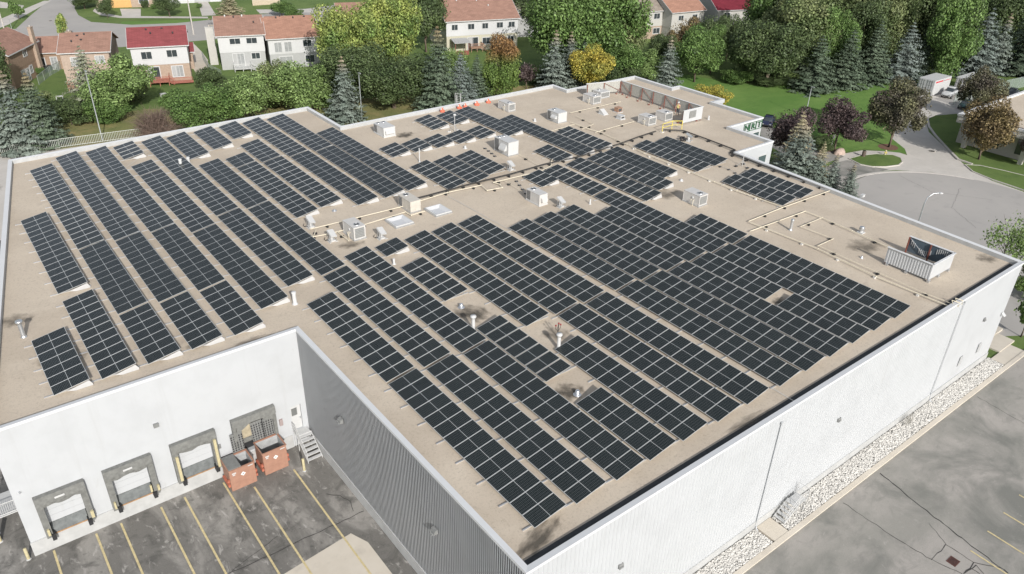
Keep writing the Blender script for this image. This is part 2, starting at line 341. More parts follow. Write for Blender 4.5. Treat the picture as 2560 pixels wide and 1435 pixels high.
g = MB(); g.sheet([(45,212),(100,190),(130,185),(135,170),(90,172),(60,185),(40,196)],0.006); struct('front_lawn', g, M_grassbright)
# white stones along the side wall: uncountable
def stones(name, x0, x1, y0, y1, n, smin, smax, m):
    rnd = random.Random(3); mb = MB()
    base = [(1,0,0),(-1,0,0),(0,1,0),(0,-1,0),(0,0,1),(0,0,-1)]
    fs = [(4,0,2),(4,2,1),(4,1,3),(4,3,0),(5,2,0),(5,1,2),(5,3,1),(5,0,3)]
    for _ in range(n):
        x = rnd.uniform(x0,x1); y = rnd.uniform(y0,y1); s = rnd.uniform(smin,smax); a = rnd.uniform(0,6.28)
        sx, sy, sz = s*rnd.uniform(.8,1.4), s*rnd.uniform(.6,1.0), s*rnd.uniform(.5,.8)
        ca, sa = math.cos(a), math.sin(a); z = rnd.uniform(0.03,0.13)
        mb.add([(x+(p[0]*sx*ca-p[1]*sy*sa), y+(p[0]*sx*sa+p[1]*sy*ca), z+p[2]*sz) for p in base], fs)
    o = mb.build(name, m); return o
M_stone = mat('river_stone', (0.58,0.565,0.53), 0.8, var=0.3, scale=5)
M_soil = mat('soil_dark', (0.27,0.24,0.20), 0.95, var=0.3, scale=2)
g = MB(); g.sheet([(28,17.3),(71.3,17.3),(71.3,18.95),(28,18.95)], 0.02); struct('stone_bed', g, M_soil)
st = stones('river_stones', 28, 36.7, 17.38, 18.82, 4600, 0.05, 0.10, M_stone)
st2 = stones('river_stones', 38.5, 71.2, 17.38, 18.82, 15000, 0.05, 0.105, M_stone)
tag(st, 'white river stones beside the side wall, left of the concrete walk', 'stones', kind='stuff'); tag(st2, 'white river stones beside the side wall, right of the concrete walk', 'stones', kind='stuff')
# painted lines and cracks
def strip(mb, a, b, wd, z):
    a = Vector((*a,0)); b = Vector((*b,0)); d = (b-a).normalized(); n = Vector((-d.y,d.x,0))*wd/2
    mb.add([(p.x,p.y,z) for p in (a+n,a-n,b-n,b+n)], [(0,1,2,3)])
g = MB()
for xa, ya in ((-1.36,44.7),(1.13,44.6),(2.66,44.6),(5.22,44.5),(6.80,44.5),(9.45,44.3),(11.05,42.6),(14.02,42.6)):
    strip(g, (xa,ya), (xa-0.05,20), 0.13, 0.032)
struct('bay_lines', g, M_line)
g = MB()
for a, b in (((52.25,9.3),(52.0,2.0)),((49.55,9.2),(49.3,2.0)),((46.85,9.1),(46.7,1.0)),((55.0,9.4),(54.8,2.0))): strip(g, a, b, 0.12, 0.032)
struct('parking_lines', g, M_line)
def crack(mb, pts, wd, z=0.026, jit=0.06):
    rnd = random.Random(int(pts[0][0]*10)); P = []
    for (a, b) in zip(pts[:-1], pts[1:]):
        L_ = math.dist(a,b); n = max(2,int(L_/0.35))
        for k in range(n): t = k/n; P.append((a[0]+(b[0]-a[0])*t+rnd.uniform(-jit,jit), a[1]+(b[1]-a[1])*t+rnd.uniform(-jit,jit)))
    P.append(pts[-1])
    for a, b in zip(P[:-1], P[1:]): strip(mb, a, b, wd*rnd.uniform(.6,1.2), z)
g = MB()
def w9(*l): return dense([(1700+x*.33594, 955+y*.33594) for x, y in l])
crack(g, w9((1490,685),(1960,1060),(2440,1425)), 0.085); crack(g, w9((1215,900),(1600,1160),(1880,1330),(2100,1429)), 0.05)
crack(g, w9((1850,1050),(1980,1210)), 0.035); crack(g, w9((1980,1212),(2180,1345),(2400,1390)), 0.05); crack(g, w9((1980,1212),(1868,1325)), 0.045)
crack(g, w9((2190,1345),(2110,1429)), 0.06); crack(g, w9((2170,1390),(2230,1429)), 0.05); crack(g, w9((2210,110),(2560,310)), 0.04)
crack(g, w9((2120,1429),(2200,1360),(2260,1429)), 0.05)
struct('car_park_cracks', g, M_crack)
g = MB(); crack(g, [(6.83,36.3),(14.7,36.05),(16.2,36.0)], 0.05); crack(g, [(6.9,36.3),(10.6,37.4)], 0.03); crack(g, [(-3,36),(2,36.4),(6.8,36.3)], 0.03)
crack(g, [(14.9,39.0),(15.5,38.3),(15.9,37.3),(15.6,36.4)], 0.05)
struct('yard_cracks', g, M_crack)
g = MB(); crack(g, dense([(2170,520),(2300,560),(2420,600)]), 0.05, 0.03, .1); crack(g, dense([(2250,440),(2330,480),(2480,500)]), 0.045, 0.03, .1); crack(g, dense([(2400,470),(2380,520),(2440,570)]), 0.04, 0.03, .1); struct('road_cracks', g, mat('tar_faint',(0.20,0.19,0.18),0.8))
for k,(x,y,lab) in enumerate(((126,52,'round manhole cover in the street at the top left'),(2126,425,'round manhole cover in the small side car park'),(2330,378,'round manhole cover in the driveway'))):
    q = at(x,y,.03); mb = MB(); mb.lathe([(.42,0),(.42,.012),(.34,.012),(.34,.006),(.001,.006)],0,0,20); o = tag(mb.build('manhole_cover', mat('cast_iron',(0.11,0.105,0.10),0.7,0.3,var=0.2), None, (q.x,q.y,.03)), lab, 'manhole cover')
    mb = MB(); mb.lathe([(.50,0),(.50,.008),(.421,.008)],0,0,20); mb.build('collar', M_conc, o)
d = thing('storm_drain', 'rusty square storm drain grate set in the cracked car park asphalt', 'drain', (45.0,9.35,0.02))
mb = MB(); mb.box(-.36,-.30,0,.36,-.24,.02); mb.box(-.36,.24,0,.36,.30,.02); mb.box(-.36,-.24,0,-.30,.24,.02); mb.box(.30,-.24,0,.36,.24,.02); mb.build('drain_frame', mat('drain_iron',(0.12,0.055,0.045),0.8,0.3,var=0.2), d)
mb = MB(); mb.box(-.30,-.24,0,.30,.24,.006,1)
for k in range(9): mb.box(-.28+k*.066,-.24,.006,-.25+k*.066,.24,.018)
mb.build('grate', [MATS['drain_iron'], M_fan], d)

# ------------------------------------------------------------------ the warehouse
OUT = [(16.45,18.95),(70.9,18.95),(72.45,50.45),(79.25,50.45),(79.25,56.9),(86.0,56.9),(86.0,65.2),(88.3,65.2),(88.3,73.2),(86.6,73.2),(86.6,80.6),(73.0,80.6),(73.0,83.6),(39.4,83.3),(39.4,92.6),(5.8,92.2),(-2.35,44.95),(16.45,44.95)]
W = thing('warehouse', 'large white flat-roofed warehouse with beige gravel roof carrying the solar rows', 'warehouse', (0,0,0))
def offs(poly, d):
    n = len(poly); out = []
    for i in range(n):
        a, b, c = Vector(poly[i-1]), Vector(poly[i]), Vector(poly[(i+1)%n])
        d1 = (b-a).normalized(); d2 = (c-b).normalized(); n1 = Vector((-d1.y,d1.x)); n2 = Vector((-d2.y,d2.x))
        k = (n1+n2); k = k/ (k.dot(n1)) ; out.append(tuple(b+k*d))
    return out
INN = offs(OUT, 0.28)
mb = MB(); mb.sheet(INN, RZ); mb.build('roof', M_roof, W)
# plain walls on every side except the three long faces which get their own cladding
mb = MB(); n = len(OUT)
for i in range(n):
    if i in (0, 15, 16): continue
    a, b = OUT[i], OUT[(i+1)%n]
    mb.add([(*a,0),(*b,0),(*b,GZ-.02),(*a,GZ-.02)], [(0,1,2,3)])
a, b = OUT[15], OUT[16]; mb.add([(*a,0),(*b,0),(*b,GZ-.02),(*a,GZ-.02)], [(0,1,2,3)])
mb.build('wall', M_wall, W)
def ribbed(x0, y0, x1, y1, z0, z1, pitch, depth, flat_from=None):
    mb = MB(); d = Vector((x1-x0, y1-y0)); L_ = d.length; d.normalize(); nrm = Vector((d.y,-d.x))
    ts = []; t = 0.0
    while t < L_:
        if flat_from is not None and t > flat_from: break
        for dt, o in ((0,0),(pitch*.45,0),(pitch*.55,depth),(pitch*.9,depth)): ts.append((min(t+dt,L_), o))
        t += pitch
    ts.append((min(t,L_),0)); ts.append((L_,0))
    vs = []; fs = []
    for t, o in ts:
        p = Vector((x0,y0))+d*t+nrm*o; vs += [(p.x,p.y,z0),(p.x,p.y,z1)]
    for i in range(len(ts)-1):
        if ts[i+1][0]-ts[i][0] > 1e-5: fs.append((2*i,2*i+2,2*i+3,2*i+1))
    mb.add(vs, fs); return mb
ribbed(16.45,18.95,70.9,18.95,0.75,GZ-.02,0.30,0.036,43.5).build('ribbed_wall', M_wall, W)
ribbed(16.45,44.95,16.45,18.95,0.95,GZ-.02,0.18,0.005).build('ribbed_wall', M_wall, W)
# dock wall with four openings and a door
DY = 44.95
ops = [(-1.08,1.06,1.24,3.75),(2.86,5.12,1.24,3.85),(7.06,9.35,1.24,3.98),(11.1,13.75,1.3,4.25),(15.2,16.02,1.42,3.65)]
mb = MB(); xs = [-2.35]
for o in ops:
    mb.add([(xs[-1],DY,0),(o[0],DY,0),(o[0],DY,GZ-.02),(xs[-1],DY,GZ-.02)], [(0,1,2,3)])
    mb.add([(o[0],DY,0),(o[1],DY,0),(o[1],DY,o[2]),(o[0],DY,o[2])], [(0,1,2,3)])
    mb.add([(o[0],DY,o[3]),(o[1],DY,o[3]),(o[1],DY,GZ-.02),(o[0],DY,GZ-.02)], [(0,1,2,3)])
    x0,x1,z0,z1 = o; D2 = DY+.35
    mb.add([(x0,DY,z0),(x0,D2,z0),(x0,D2,z1),(x0,DY,z1),(x1,DY,z0),(x1,D2,z0),(x1,D2,z1),(x1,DY,z1)], [(0,1,2,3),(5,4,7,6),(0,4,5,1),(3,2,6,7)])
    xs.append(o[1])
mb.add([(xs[-1],DY,0),(16.45,DY,0),(16.45,DY,GZ-.02),(xs[-1],DY,GZ-.02)], [(0,1,2,3)])
mb.build('dock_wall', M_wall, W)
mb = MB(); mb.box(-2.39,DY-.06,0,15.1,DY-.002,1.15); mb.box(16.45-.07,18.9,0,16.45-.002,DY-.06,0.95); mb.box(16.38,18.88,0,70.93,18.948,0.76); mb.build('foundation', M_found, W)
# coping: cap with a small fascia all round; taller inner upstand round the far wing
CO, CI = offs(OUT, -0.06), offs(OUT, 0.30)
mb = MB()
vs = [(*p,GZ+.03) for p in CO]+[(*p,GZ-.02) for p in CI]+[(*p,GZ-.16) for p in CO]+[(*p,RZ-.01) for p in CI]
for i in range(n):
    j = (i+1)%n
    mb.add([vs[i],vs[j],vs[n+j],vs[n+i]], [(0,1,2,3)])
    mb.add([vs[2*n+i],vs[2*n+j],vs[j],vs[i]], [(0,1,2,3)])
    mb.add([vs[n+i],vs[n+j],vs[3*n+j],vs[3*n+i]], [(0,1,2,3)], 1)
mb.build('parapet_coping', [M_cap, M_inner], W)
mb = MB(); mb.sheet([(16.8,19.24),(70.5,19.24),(70.5,19.80),(16.8,19.80)],RZ+.004); mb.build('parapet_shadow_strip', mat('parapet_shadow_black',(0.055,0.058,0.058),0.8,var=0.25,scale=3), W)  # added dark sheet, paints the front parapet's shadow band deeper on the roof
# dark dirt stains lying on the gravel
def stain_mat(name, col, hi):
    m, t, bs = node_mat(name); N = t.nodes; L = t.links; bs.inputs['Base Color'].default_value = (*col,1); bs.inputs['Roughness'].default_value = 0.95
    tc = N.new('ShaderNodeTexCoord'); ln = N.new('ShaderNodeVectorMath'); ln.operation = 'LENGTH'; L.new(tc.outputs['Object'], ln.inputs[0])
    no = N.new('ShaderNodeTexNoise'); no.inputs['Scale'].default_value = 2.2; no.inputs['Detail'].default_value = 9; L.new(tc.outputs['Object'], no.inputs['Vector'])
    fo = N.new('ShaderNodeMapRange'); fo.inputs[1].default_value = 0.15; fo.inputs[2].default_value = 1.0; fo.inputs[3].default_value = 0.30; fo.inputs[4].default_value = -0.25; L.new(ln.outputs['Value'], fo.inputs[0])
    ad = N.new('ShaderNodeMath'); ad.operation = 'ADD'; L.new(no.outputs['Fac'], ad.inputs[0]); L.new(fo.outputs[0], ad.inputs[1])
    mr = N.new('ShaderNodeMapRange'); mr.inputs[1].default_value = 0.46; mr.inputs[2].default_value = 0.85; mr.inputs[4].default_value = hi; L.new(ad.outputs[0], mr.inputs[0])
    tr = N.new('ShaderNodeBsdfTransparent'); ms = N.new('ShaderNodeMixShader'); L.new(mr.outputs[0], ms.inputs[0]); L.new(tr.outputs[0], ms.inputs[1]); L.new(bs.outputs[0], ms.inputs[2]); L.new(ms.outputs[0], N['Material Output'].inputs[0]); return m
M_stain = stain_mat('roof_stain', (0.10,0.088,0.07), 0.85); M_stain2 = stain_mat('roof_stain_faint', (0.17,0.15,0.12), 0.6)
for i,(x,y,rx,ry,rz_) in enumerate(((28.0,40.0,1.7,2.4,.2),(27.6,28.6,1.5,1.5,0),(26.0,33.5,.8,5.2,0),(31.3,34.2,1.4,1.6,0),(44.6,77.3,1.8,1.5,.5),(18.3,20.4,2.6,1.0,.3),(19.5,24.5,.6,3.0,0),(6.2,58.8,.8,.8,0),(2.6,51.0,2.2,2.0,0),(1.0,58.0,1.6,1.6,0),(48.6,27.5,1.2,1.0,0),(57.0,47.2,2.6,1.8,.2),(63.0,29.0,2.6,2.2,0),(26.0,55.2,1.8,1.2,0),(13.6,45.9,2.0,.6,0),(10.6,47.5,1.6,.8,0),(34.6,19.9,3.0,.7,0),(69.8,21.4,1.6,1.4,0),(3.0,86.0,1.6,3.0,0))):
    mb = MB(); mb.sheet([(math.cos(k*.2618),math.sin(k*.2618)) for k in range(24)],0); o = mb.build('roof_stain', M_stain if i < 3 or i in (4,5,10) else M_stain2, W, (x,y,RZ+.006+.0008*i), rz_); o.scale = (rx,ry,1)
for p_, q_ in (((1122,492),(1278,577)),((1925,968),(1992,1008)),((300,430),(420,345))):
    mb = MB(); p1 = at(*p_,RZ); q1 = at(*q_,RZ); strip(mb,(p1.x,p1.y),(q1.x,q1.y),.10,RZ+.035); mb.build('roof_seam', mat('seam_pale',(0.52,0.49,0.44),0.8,var=0.1), W)
# expansion seam lines on the roof
mb = MB()
for a, b in (((34.8,18.9+.5),(34.9,22.0)),((36.2,50.5),(37.9,45.0))): pass
# wing corner shed lump
mb.box(85.95,64.9,RZ,88.2,65.15,GZ+.10); mb.build('wall_lump', M_wall, W)
# downspouts, vents, wall lights on the side wall
def downspout(x, z0, z1, kick=True):
    mb = MB(); mb.box(x-.045,18.84,z0+.2,x+.045,18.875,z1); mb.box(x-.09,18.79,z1,x+.09,18.88,z1+.18)
    if kick: mb.tube([(x,18.83,z0+.3),(x,18.80,z0+.12),(x-.02,18.60,z0+.03)],0.05,6)
    return mb.build('downspout', M_wall, W)
downspout(36.72,0.05,9.2); downspout(60.35,0.05,9.75)
for (x, z) in ((23.23,5.85),(44.6,5.72),(66.47,5.97)):
    b = MB(); b.extr([(18.80,z-.16),(18.94,z-.16),(18.94,z+.12),(18.86,z+.12)], x-.17, x+.17); l = b.build('wall_light', mat('lamp_grey',(0.22,0.225,0.22),0.5,var=0.15), W)
    b = MB(); b.box(x-.13,18.775,z-.14,x+.13,18.80,z-.02); b.build('lens', M_curtain, l)
for (y, z) in ((38.5,6.3),(26.95,6.0)):
    b = MB(); b.extr([(16.10,z-.15),(16.385,z-.2),(16.385,z+.15),(16.22,z+.12)], y-.2, y+.2, axis='y'); l = b.build('wall_light', MATS['lamp_grey'], W)
    b = MB(); b.box(16.06,y-.15,z-.15,16.10,y+.15,z-.04); b.build('lens', M_curtain, l)
b = MB(); b.box(6.1,DY-.16,6.32,6.42,DY-.002,6.6); b.build('wall_light', MATS['lamp_grey'], W)
b = MB(); b.tube([(-1.95,DY,5.3),(-1.9,DY-.28,5.34)],0.03); b.build('wall_bracket', M_galv, W)
for x in (64.45,67.92):
    b = MB(); b.box(x-.28,18.87,2.0,x+.28,18.90,2.95); o = b.build('window', M_white, W)
    b = MB(); b.box(x-.22,18.855,2.06,x+.22,18.869,2.89)
    for k in range(7): b.box(x-.22,18.845,2.1+k*.115,x+.22,18.854,2.16+k*.115)
    b.build('louvre', mat('louvre_grey',(0.42,0.43,0.43),0.6), o)
b = MB(); b.extr([(18.6,4.95),(18.9,4.95),(18.9,5.2)], 70.3, 70.7); b.build('camera_bracket', M_white, W)
# windows in the wing
for (x0,x1,y,z0,z1) in ((76.7,78.35,50.45,7.6,8.75),(84.3,85.7,56.9,7.2,8.4),):
    b = MB(); b.box(x0,y-.05,z0,x1,y-.003,z1); o = b.build('window', M_white, W)
    b = MB(); b.box(x0+.12,y-.07,z0+.12,x1-.12,y-.052,z1-.12); b.build('pane', mat('tinted_glass',(0.05,0.085,0.085),0.08,spec=0.9), o)
b = MB(); b.box(87.1,64.5,8.55,87.7,64.58,9.5); b.build('window', M_glass, W)
# sign on the wing: three framed letters
def letters(txt, size, x, y, z, m, parent, bold=0.02):
    cu = bpy.data.curves.new('letters', 'FONT'); cu.body = txt; cu.size = size; cu.extrude = 0.03; cu.offset = bold; cu.align_x = 'CENTER'; cu.align_y = 'CENTER'
    tmp = bpy.data.objects.new('tmp', cu); C.objects.link(tmp); bpy.context.view_layer.update()
    me = bpy.data.meshes.new_from_object(tmp.evaluated_get(bpy.context.evaluated_depsgraph_get())); bpy.data.objects.remove(tmp)
    me.materials.clear(); me.materials.append(m)
    o = bpy.data.objects.new('letter', me); C.objects.link(o); o.parent = parent; o.location = (x,y,z); o.rotation_euler = (rad(90),0,0); return o
M_green = mat('sign_green', (0.035,0.115,0.055), 0.5)
sg = MB(); 
for k in range(3):
    x0 = 82.15+k*1.27; x1 = x0+1.22; z0, z1 = 8.74, 9.86; y = 56.9
    sg.box(x0,y-.06,z0,x1,y-.003,z0+.07); sg.box(x0,y-.06,z1-.07,x1,y-.003,z1); sg.box(x0,y-.06,z0+.07,x0+.07,y-.003,z1-.07); sg.box(x1-.07,y-.06,z0+.07,x1,y-.003,z1-.07)
sgo = sg.build('sign_frame', M_green, W)
for k, ch in enumerate('NRT'): 
    l = letters(ch, 1.08, 82.76+k*1.27, 56.80, 9.30, M_green, sgo, 0.012); l.scale = (1.15,1.0,1.0)

# loading docks
def dock(x0, x1, zi, posts, window=True):
    """shelter, door leaf, leveller and bumpers round one opening"""
    zt = 4.52; s = MB()
    xo0, xo1 = x0-.36, x1+.34
    s.extr([(DY-.42,3.95),(DY-.002,4.0),(DY-.002,zt),(DY-.34,zt)], xo0, xo1)
    for a, b in ((xo0,x0+.02),(x1-.02,xo1)): s.box(a,DY-.38,1.22,b,DY-.002,3.96)
    nd = 12; dv = []; xa, xb = xo0+.30, xo1-.30
    for k in range(nd+1):
        xx = xa+(xb-xa)*k/nd; dv += [(xx,DY-.41-.02*(k%2),3.96),(xx,DY-.39+.02*math.sin(k*2.1),3.70+.07*math.sin(k*.9+x0))]
    s.add(dv, [(2*k+1,2*k+3,2*k+2,2*k) for k in range(nd)])
    sh = s.build('dock_shelter', M_seal, W)
    if window:
        b = MB(); xm = (x0+x1)/2-.05; b.box(xm-.28,DY-.445,4.12,xm+.28,DY-.425,4.26); b.build('shelter_label', M_white, sh)
    dpan = MB()
    for k in range(4): dpan.box(x0+.02,DY+.20,1.95+k*.5,x1-.02,DY+.26,1.95+k*.5+.485)
    dpan.build('dock_door', M_wall, W)
    lv = MB(); lv.add([(x0+.05,DY-.12,1.28),(x1-.05,DY-.12,1.28),(x1-.05,DY+.2,1.93),(x0+.05,DY+.2,1.93)], [(0,1,2,3)])
    lv.box(x0-.02,DY-.14,1.18,x1+.02,DY-.062,1.26,1)
    lv.build('dock_leveller', [mat('leveller_steel',(0.12,0.13,0.13),0.6,0.3,var=0.3,scale=3), mat('rust',(0.36,0.22,0.12),0.9,var=0.3)], W)
    for xx in (x0-.1, x1-.12):
        b = MB(); b.box(xx,DY-.5,1.0,xx+.24,DY-.061,1.5); b.build('bumper', M_dark, W)
    for (xx, z0, z1, ww) in posts:
        b = MB(); b.box(xx-ww,DY-.52,z0,xx+ww,DY-.385,z1); b.build('guard_post', M_bollard, W)
dock(-1.08,1.06,0,[(-1.25,1.5,2.0,.07),(1.3,1.55,2.1,.09)]); dock(2.86,5.12,0,[(2.66,1.45,2.0,.06),(4.95,1.65,2.2,.06),(5.4,1.55,2.0,.07)]); dock(7.06,9.35,0,[(6.93,1.5,3.6,.09),(9.5,1.4,3.85,.09)], False)
# fourth dock: torn shelter round an open doorway
s = MB(); s.extr([(DY-.42,4.05),(DY-.002,4.1),(DY-.002,4.62),(DY-.34,4.58)], 10.85, 14.02); s.box(10.85,DY-.30,1.25,11.10,DY-.002,4.05); s.box(13.78,DY-.30,1.25,14.02,DY-.002,4.05)
s.add([(11.1,DY-.40,4.06),(12.1,DY-.42,4.06),(11.55,DY-.44,3.75),(11.1,DY-.42,3.45)], [(0,1,2,3)]); s.add([(12.9,DY-.42,4.06),(13.75,DY-.40,4.06),(13.75,DY-.43,3.6),(13.3,DY-.44,3.8)], [(0,1,2,3)])
s.build('dock_shelter', M_seal, W)
s = MB(); s.add([(11.5,DY+.3,3.72),(13.0,DY+.3,3.85),(13.2,DY+.12,4.06),(12.4,DY+.1,4.22),(11.9,DY+.12,4.12)], [(0,1,2,3,4)]); s.build('rolled_door', M_wall, W)
s = MB(); s.add([(11.25,DY+.34,2.3),(12.55,DY+.34,2.3),(12.65,DY+.34,3.75),(11.3,DY+.34,3.75)], [(0,1,2,3)]); s.add([(11.2,DY+.30,1.9),(12.5,DY+.30,1.9),(12.6,DY+.33,2.28),(11.2,DY+.33,2.29)], [(0,1,2,3)],1)
s.build('plywood_board', [mat('plywood',(0.40,0.35,0.25),0.9,var=0.2), M_seal], W)
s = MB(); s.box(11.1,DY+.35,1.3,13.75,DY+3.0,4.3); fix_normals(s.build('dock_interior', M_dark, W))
# person door in the corner
b = MB(); b.box(15.22,DY+.10,1.45,16.0,DY+.16,3.62); o = b.build('door', M_white, W)
b = MB(); b.box(15.3,DY+.07,2.75,15.72,DY+.098,3.4); b.build('pane', mat('wired_glass',(0.16,0.165,0.16),0.3), o)
b = MB(); b.box(15.86,DY+.02,2.35,15.93,DY+.098,2.5); b.build('handle', M_galv, o)
b = MB(); b.box(14.26,DY-.14,2.45,14.5,DY-.002,3.0); b.build('control_box', mat('box_red_grey',(0.33,0.27,0.26),0.6,var=0.2,scale=8), W)
b = MB(); b.box(9.78,DY-.10,2.6,9.93,DY-.002,2.95); b.build('control_box', MATS['lamp_grey'], W)

# ------------------------------------------------------------------ solar rows
PWID, PLEN, TILT = 1.036, 2.16, rad(10)
def panel_mesh():
    me = bpy.data.meshes.new('solar_panel'); t = .035; e = .015
    mb = MB(); L_, Wd = PLEN, PWID
    ring = [(0,0,L_,e),(0,Wd-e,L_,Wd),(0,e,e,Wd-e),(L_-e,e,L_,Wd-e)]
    for a in ring: mb.box(a[0],a[1],0,a[2],a[3],t,0)
    mb.add([(e,e,t-.004),(L_-e,e,t-.004),(L_-e,Wd-e,t-.004),(e,Wd-e,t-.004)], [(0,1,2,3)], 1)
    mb.add([(e,e,t-.03),(e,Wd-e,t-.03),(L_-e,Wd-e,t-.03),(L_-e,e,t-.03)], [(0,1,2,3)], 0)
    me.from_pydata(mb.v, [], mb.f); me.materials.append(M_frame); me.materials.append(M_cells); me.polygons.foreach_set('material_index', mb.m)
    uvl = me.uv_layers.new(name='UVMap')
    for p in me.polygons:
        if p.material_index == 1:
            for li, uvc in zip(p.loop_indices, ((0,0),(1,0),(1,1),(0,1))): uvl.data[li].uv = uvc
    return me
PM = panel_mesh()
_r = MB(); _r.box(-.52,-.035,0,2.32,.035,.07); RAIL = _r.build('support_rail', M_alu); RAILM = RAIL.data; bpy.data.objects.remove(RAIL)
_r = MB(); _r.box(-.03,-.03,0,.03,.03,.36); LEGO = _r.build('leg', M_alu); LEGM = LEGO.data; bpy.data.objects.remove(LEGO)
M_deflect = mat('deflector_white', (0.50,0.50,0.495), 0.5, var=0.06)
def array(x, y0, y1, label, gaps=(), hole=None, plates=True, pitch=1.057):
    """one tilted row of modules from its near end y0 to its far end y1, low edge at x"""
    T = thing('solar_array', label, 'solar panel row', (x, y0, RZ), 0, 'solar panel rows on the gravel roof')
    cuts = [y0]+sorted(gaps)+[y1]
    for k in range(len(cuts)-1):
        a = cuts[k]+(.13 if k else 0); b = cuts[k+1]-(.09 if k < len(cuts)-2 else 0)
        n = max(1, round((b-a)/pitch)); pt = (b-a)/n
        for i in range(n):
            yy = a+i*pt
            if hole and hole[0]-.3 < yy < hole[1]-.3: continue
            o = bpy.data.objects.new('solar_panel', PM); C.objects.link(o); o.parent = T
            o.location = (0, yy-y0+(pt-PWID)/2, .16); o.rotation_euler = (0, -TILT, 0)
    L_ = y1-y0; nr = max(2, round(L_/2.11)+1)
    for i in range(nr):
        yy = .35+i*(L_-.7)/(nr-1)
        o = bpy.data.objects.new('support_rail', RAILM); C.objects.link(o); o.parent = T; o.location = (0, yy, 0)
        o = bpy.data.objects.new('leg', LEGM); C.objects.link(o); o.parent = T; o.location = (2.02, yy+.12, .075)
    if plates:
        mb = MB(); pf = [(.75,.18),(2.05,.46),(2.22,.16),(2.22,.03),(1.2,.03)]
        mb.extr(pf, .015, .03, axis='y')
        mb.build('end_plate', M_deflect, T)
    return T
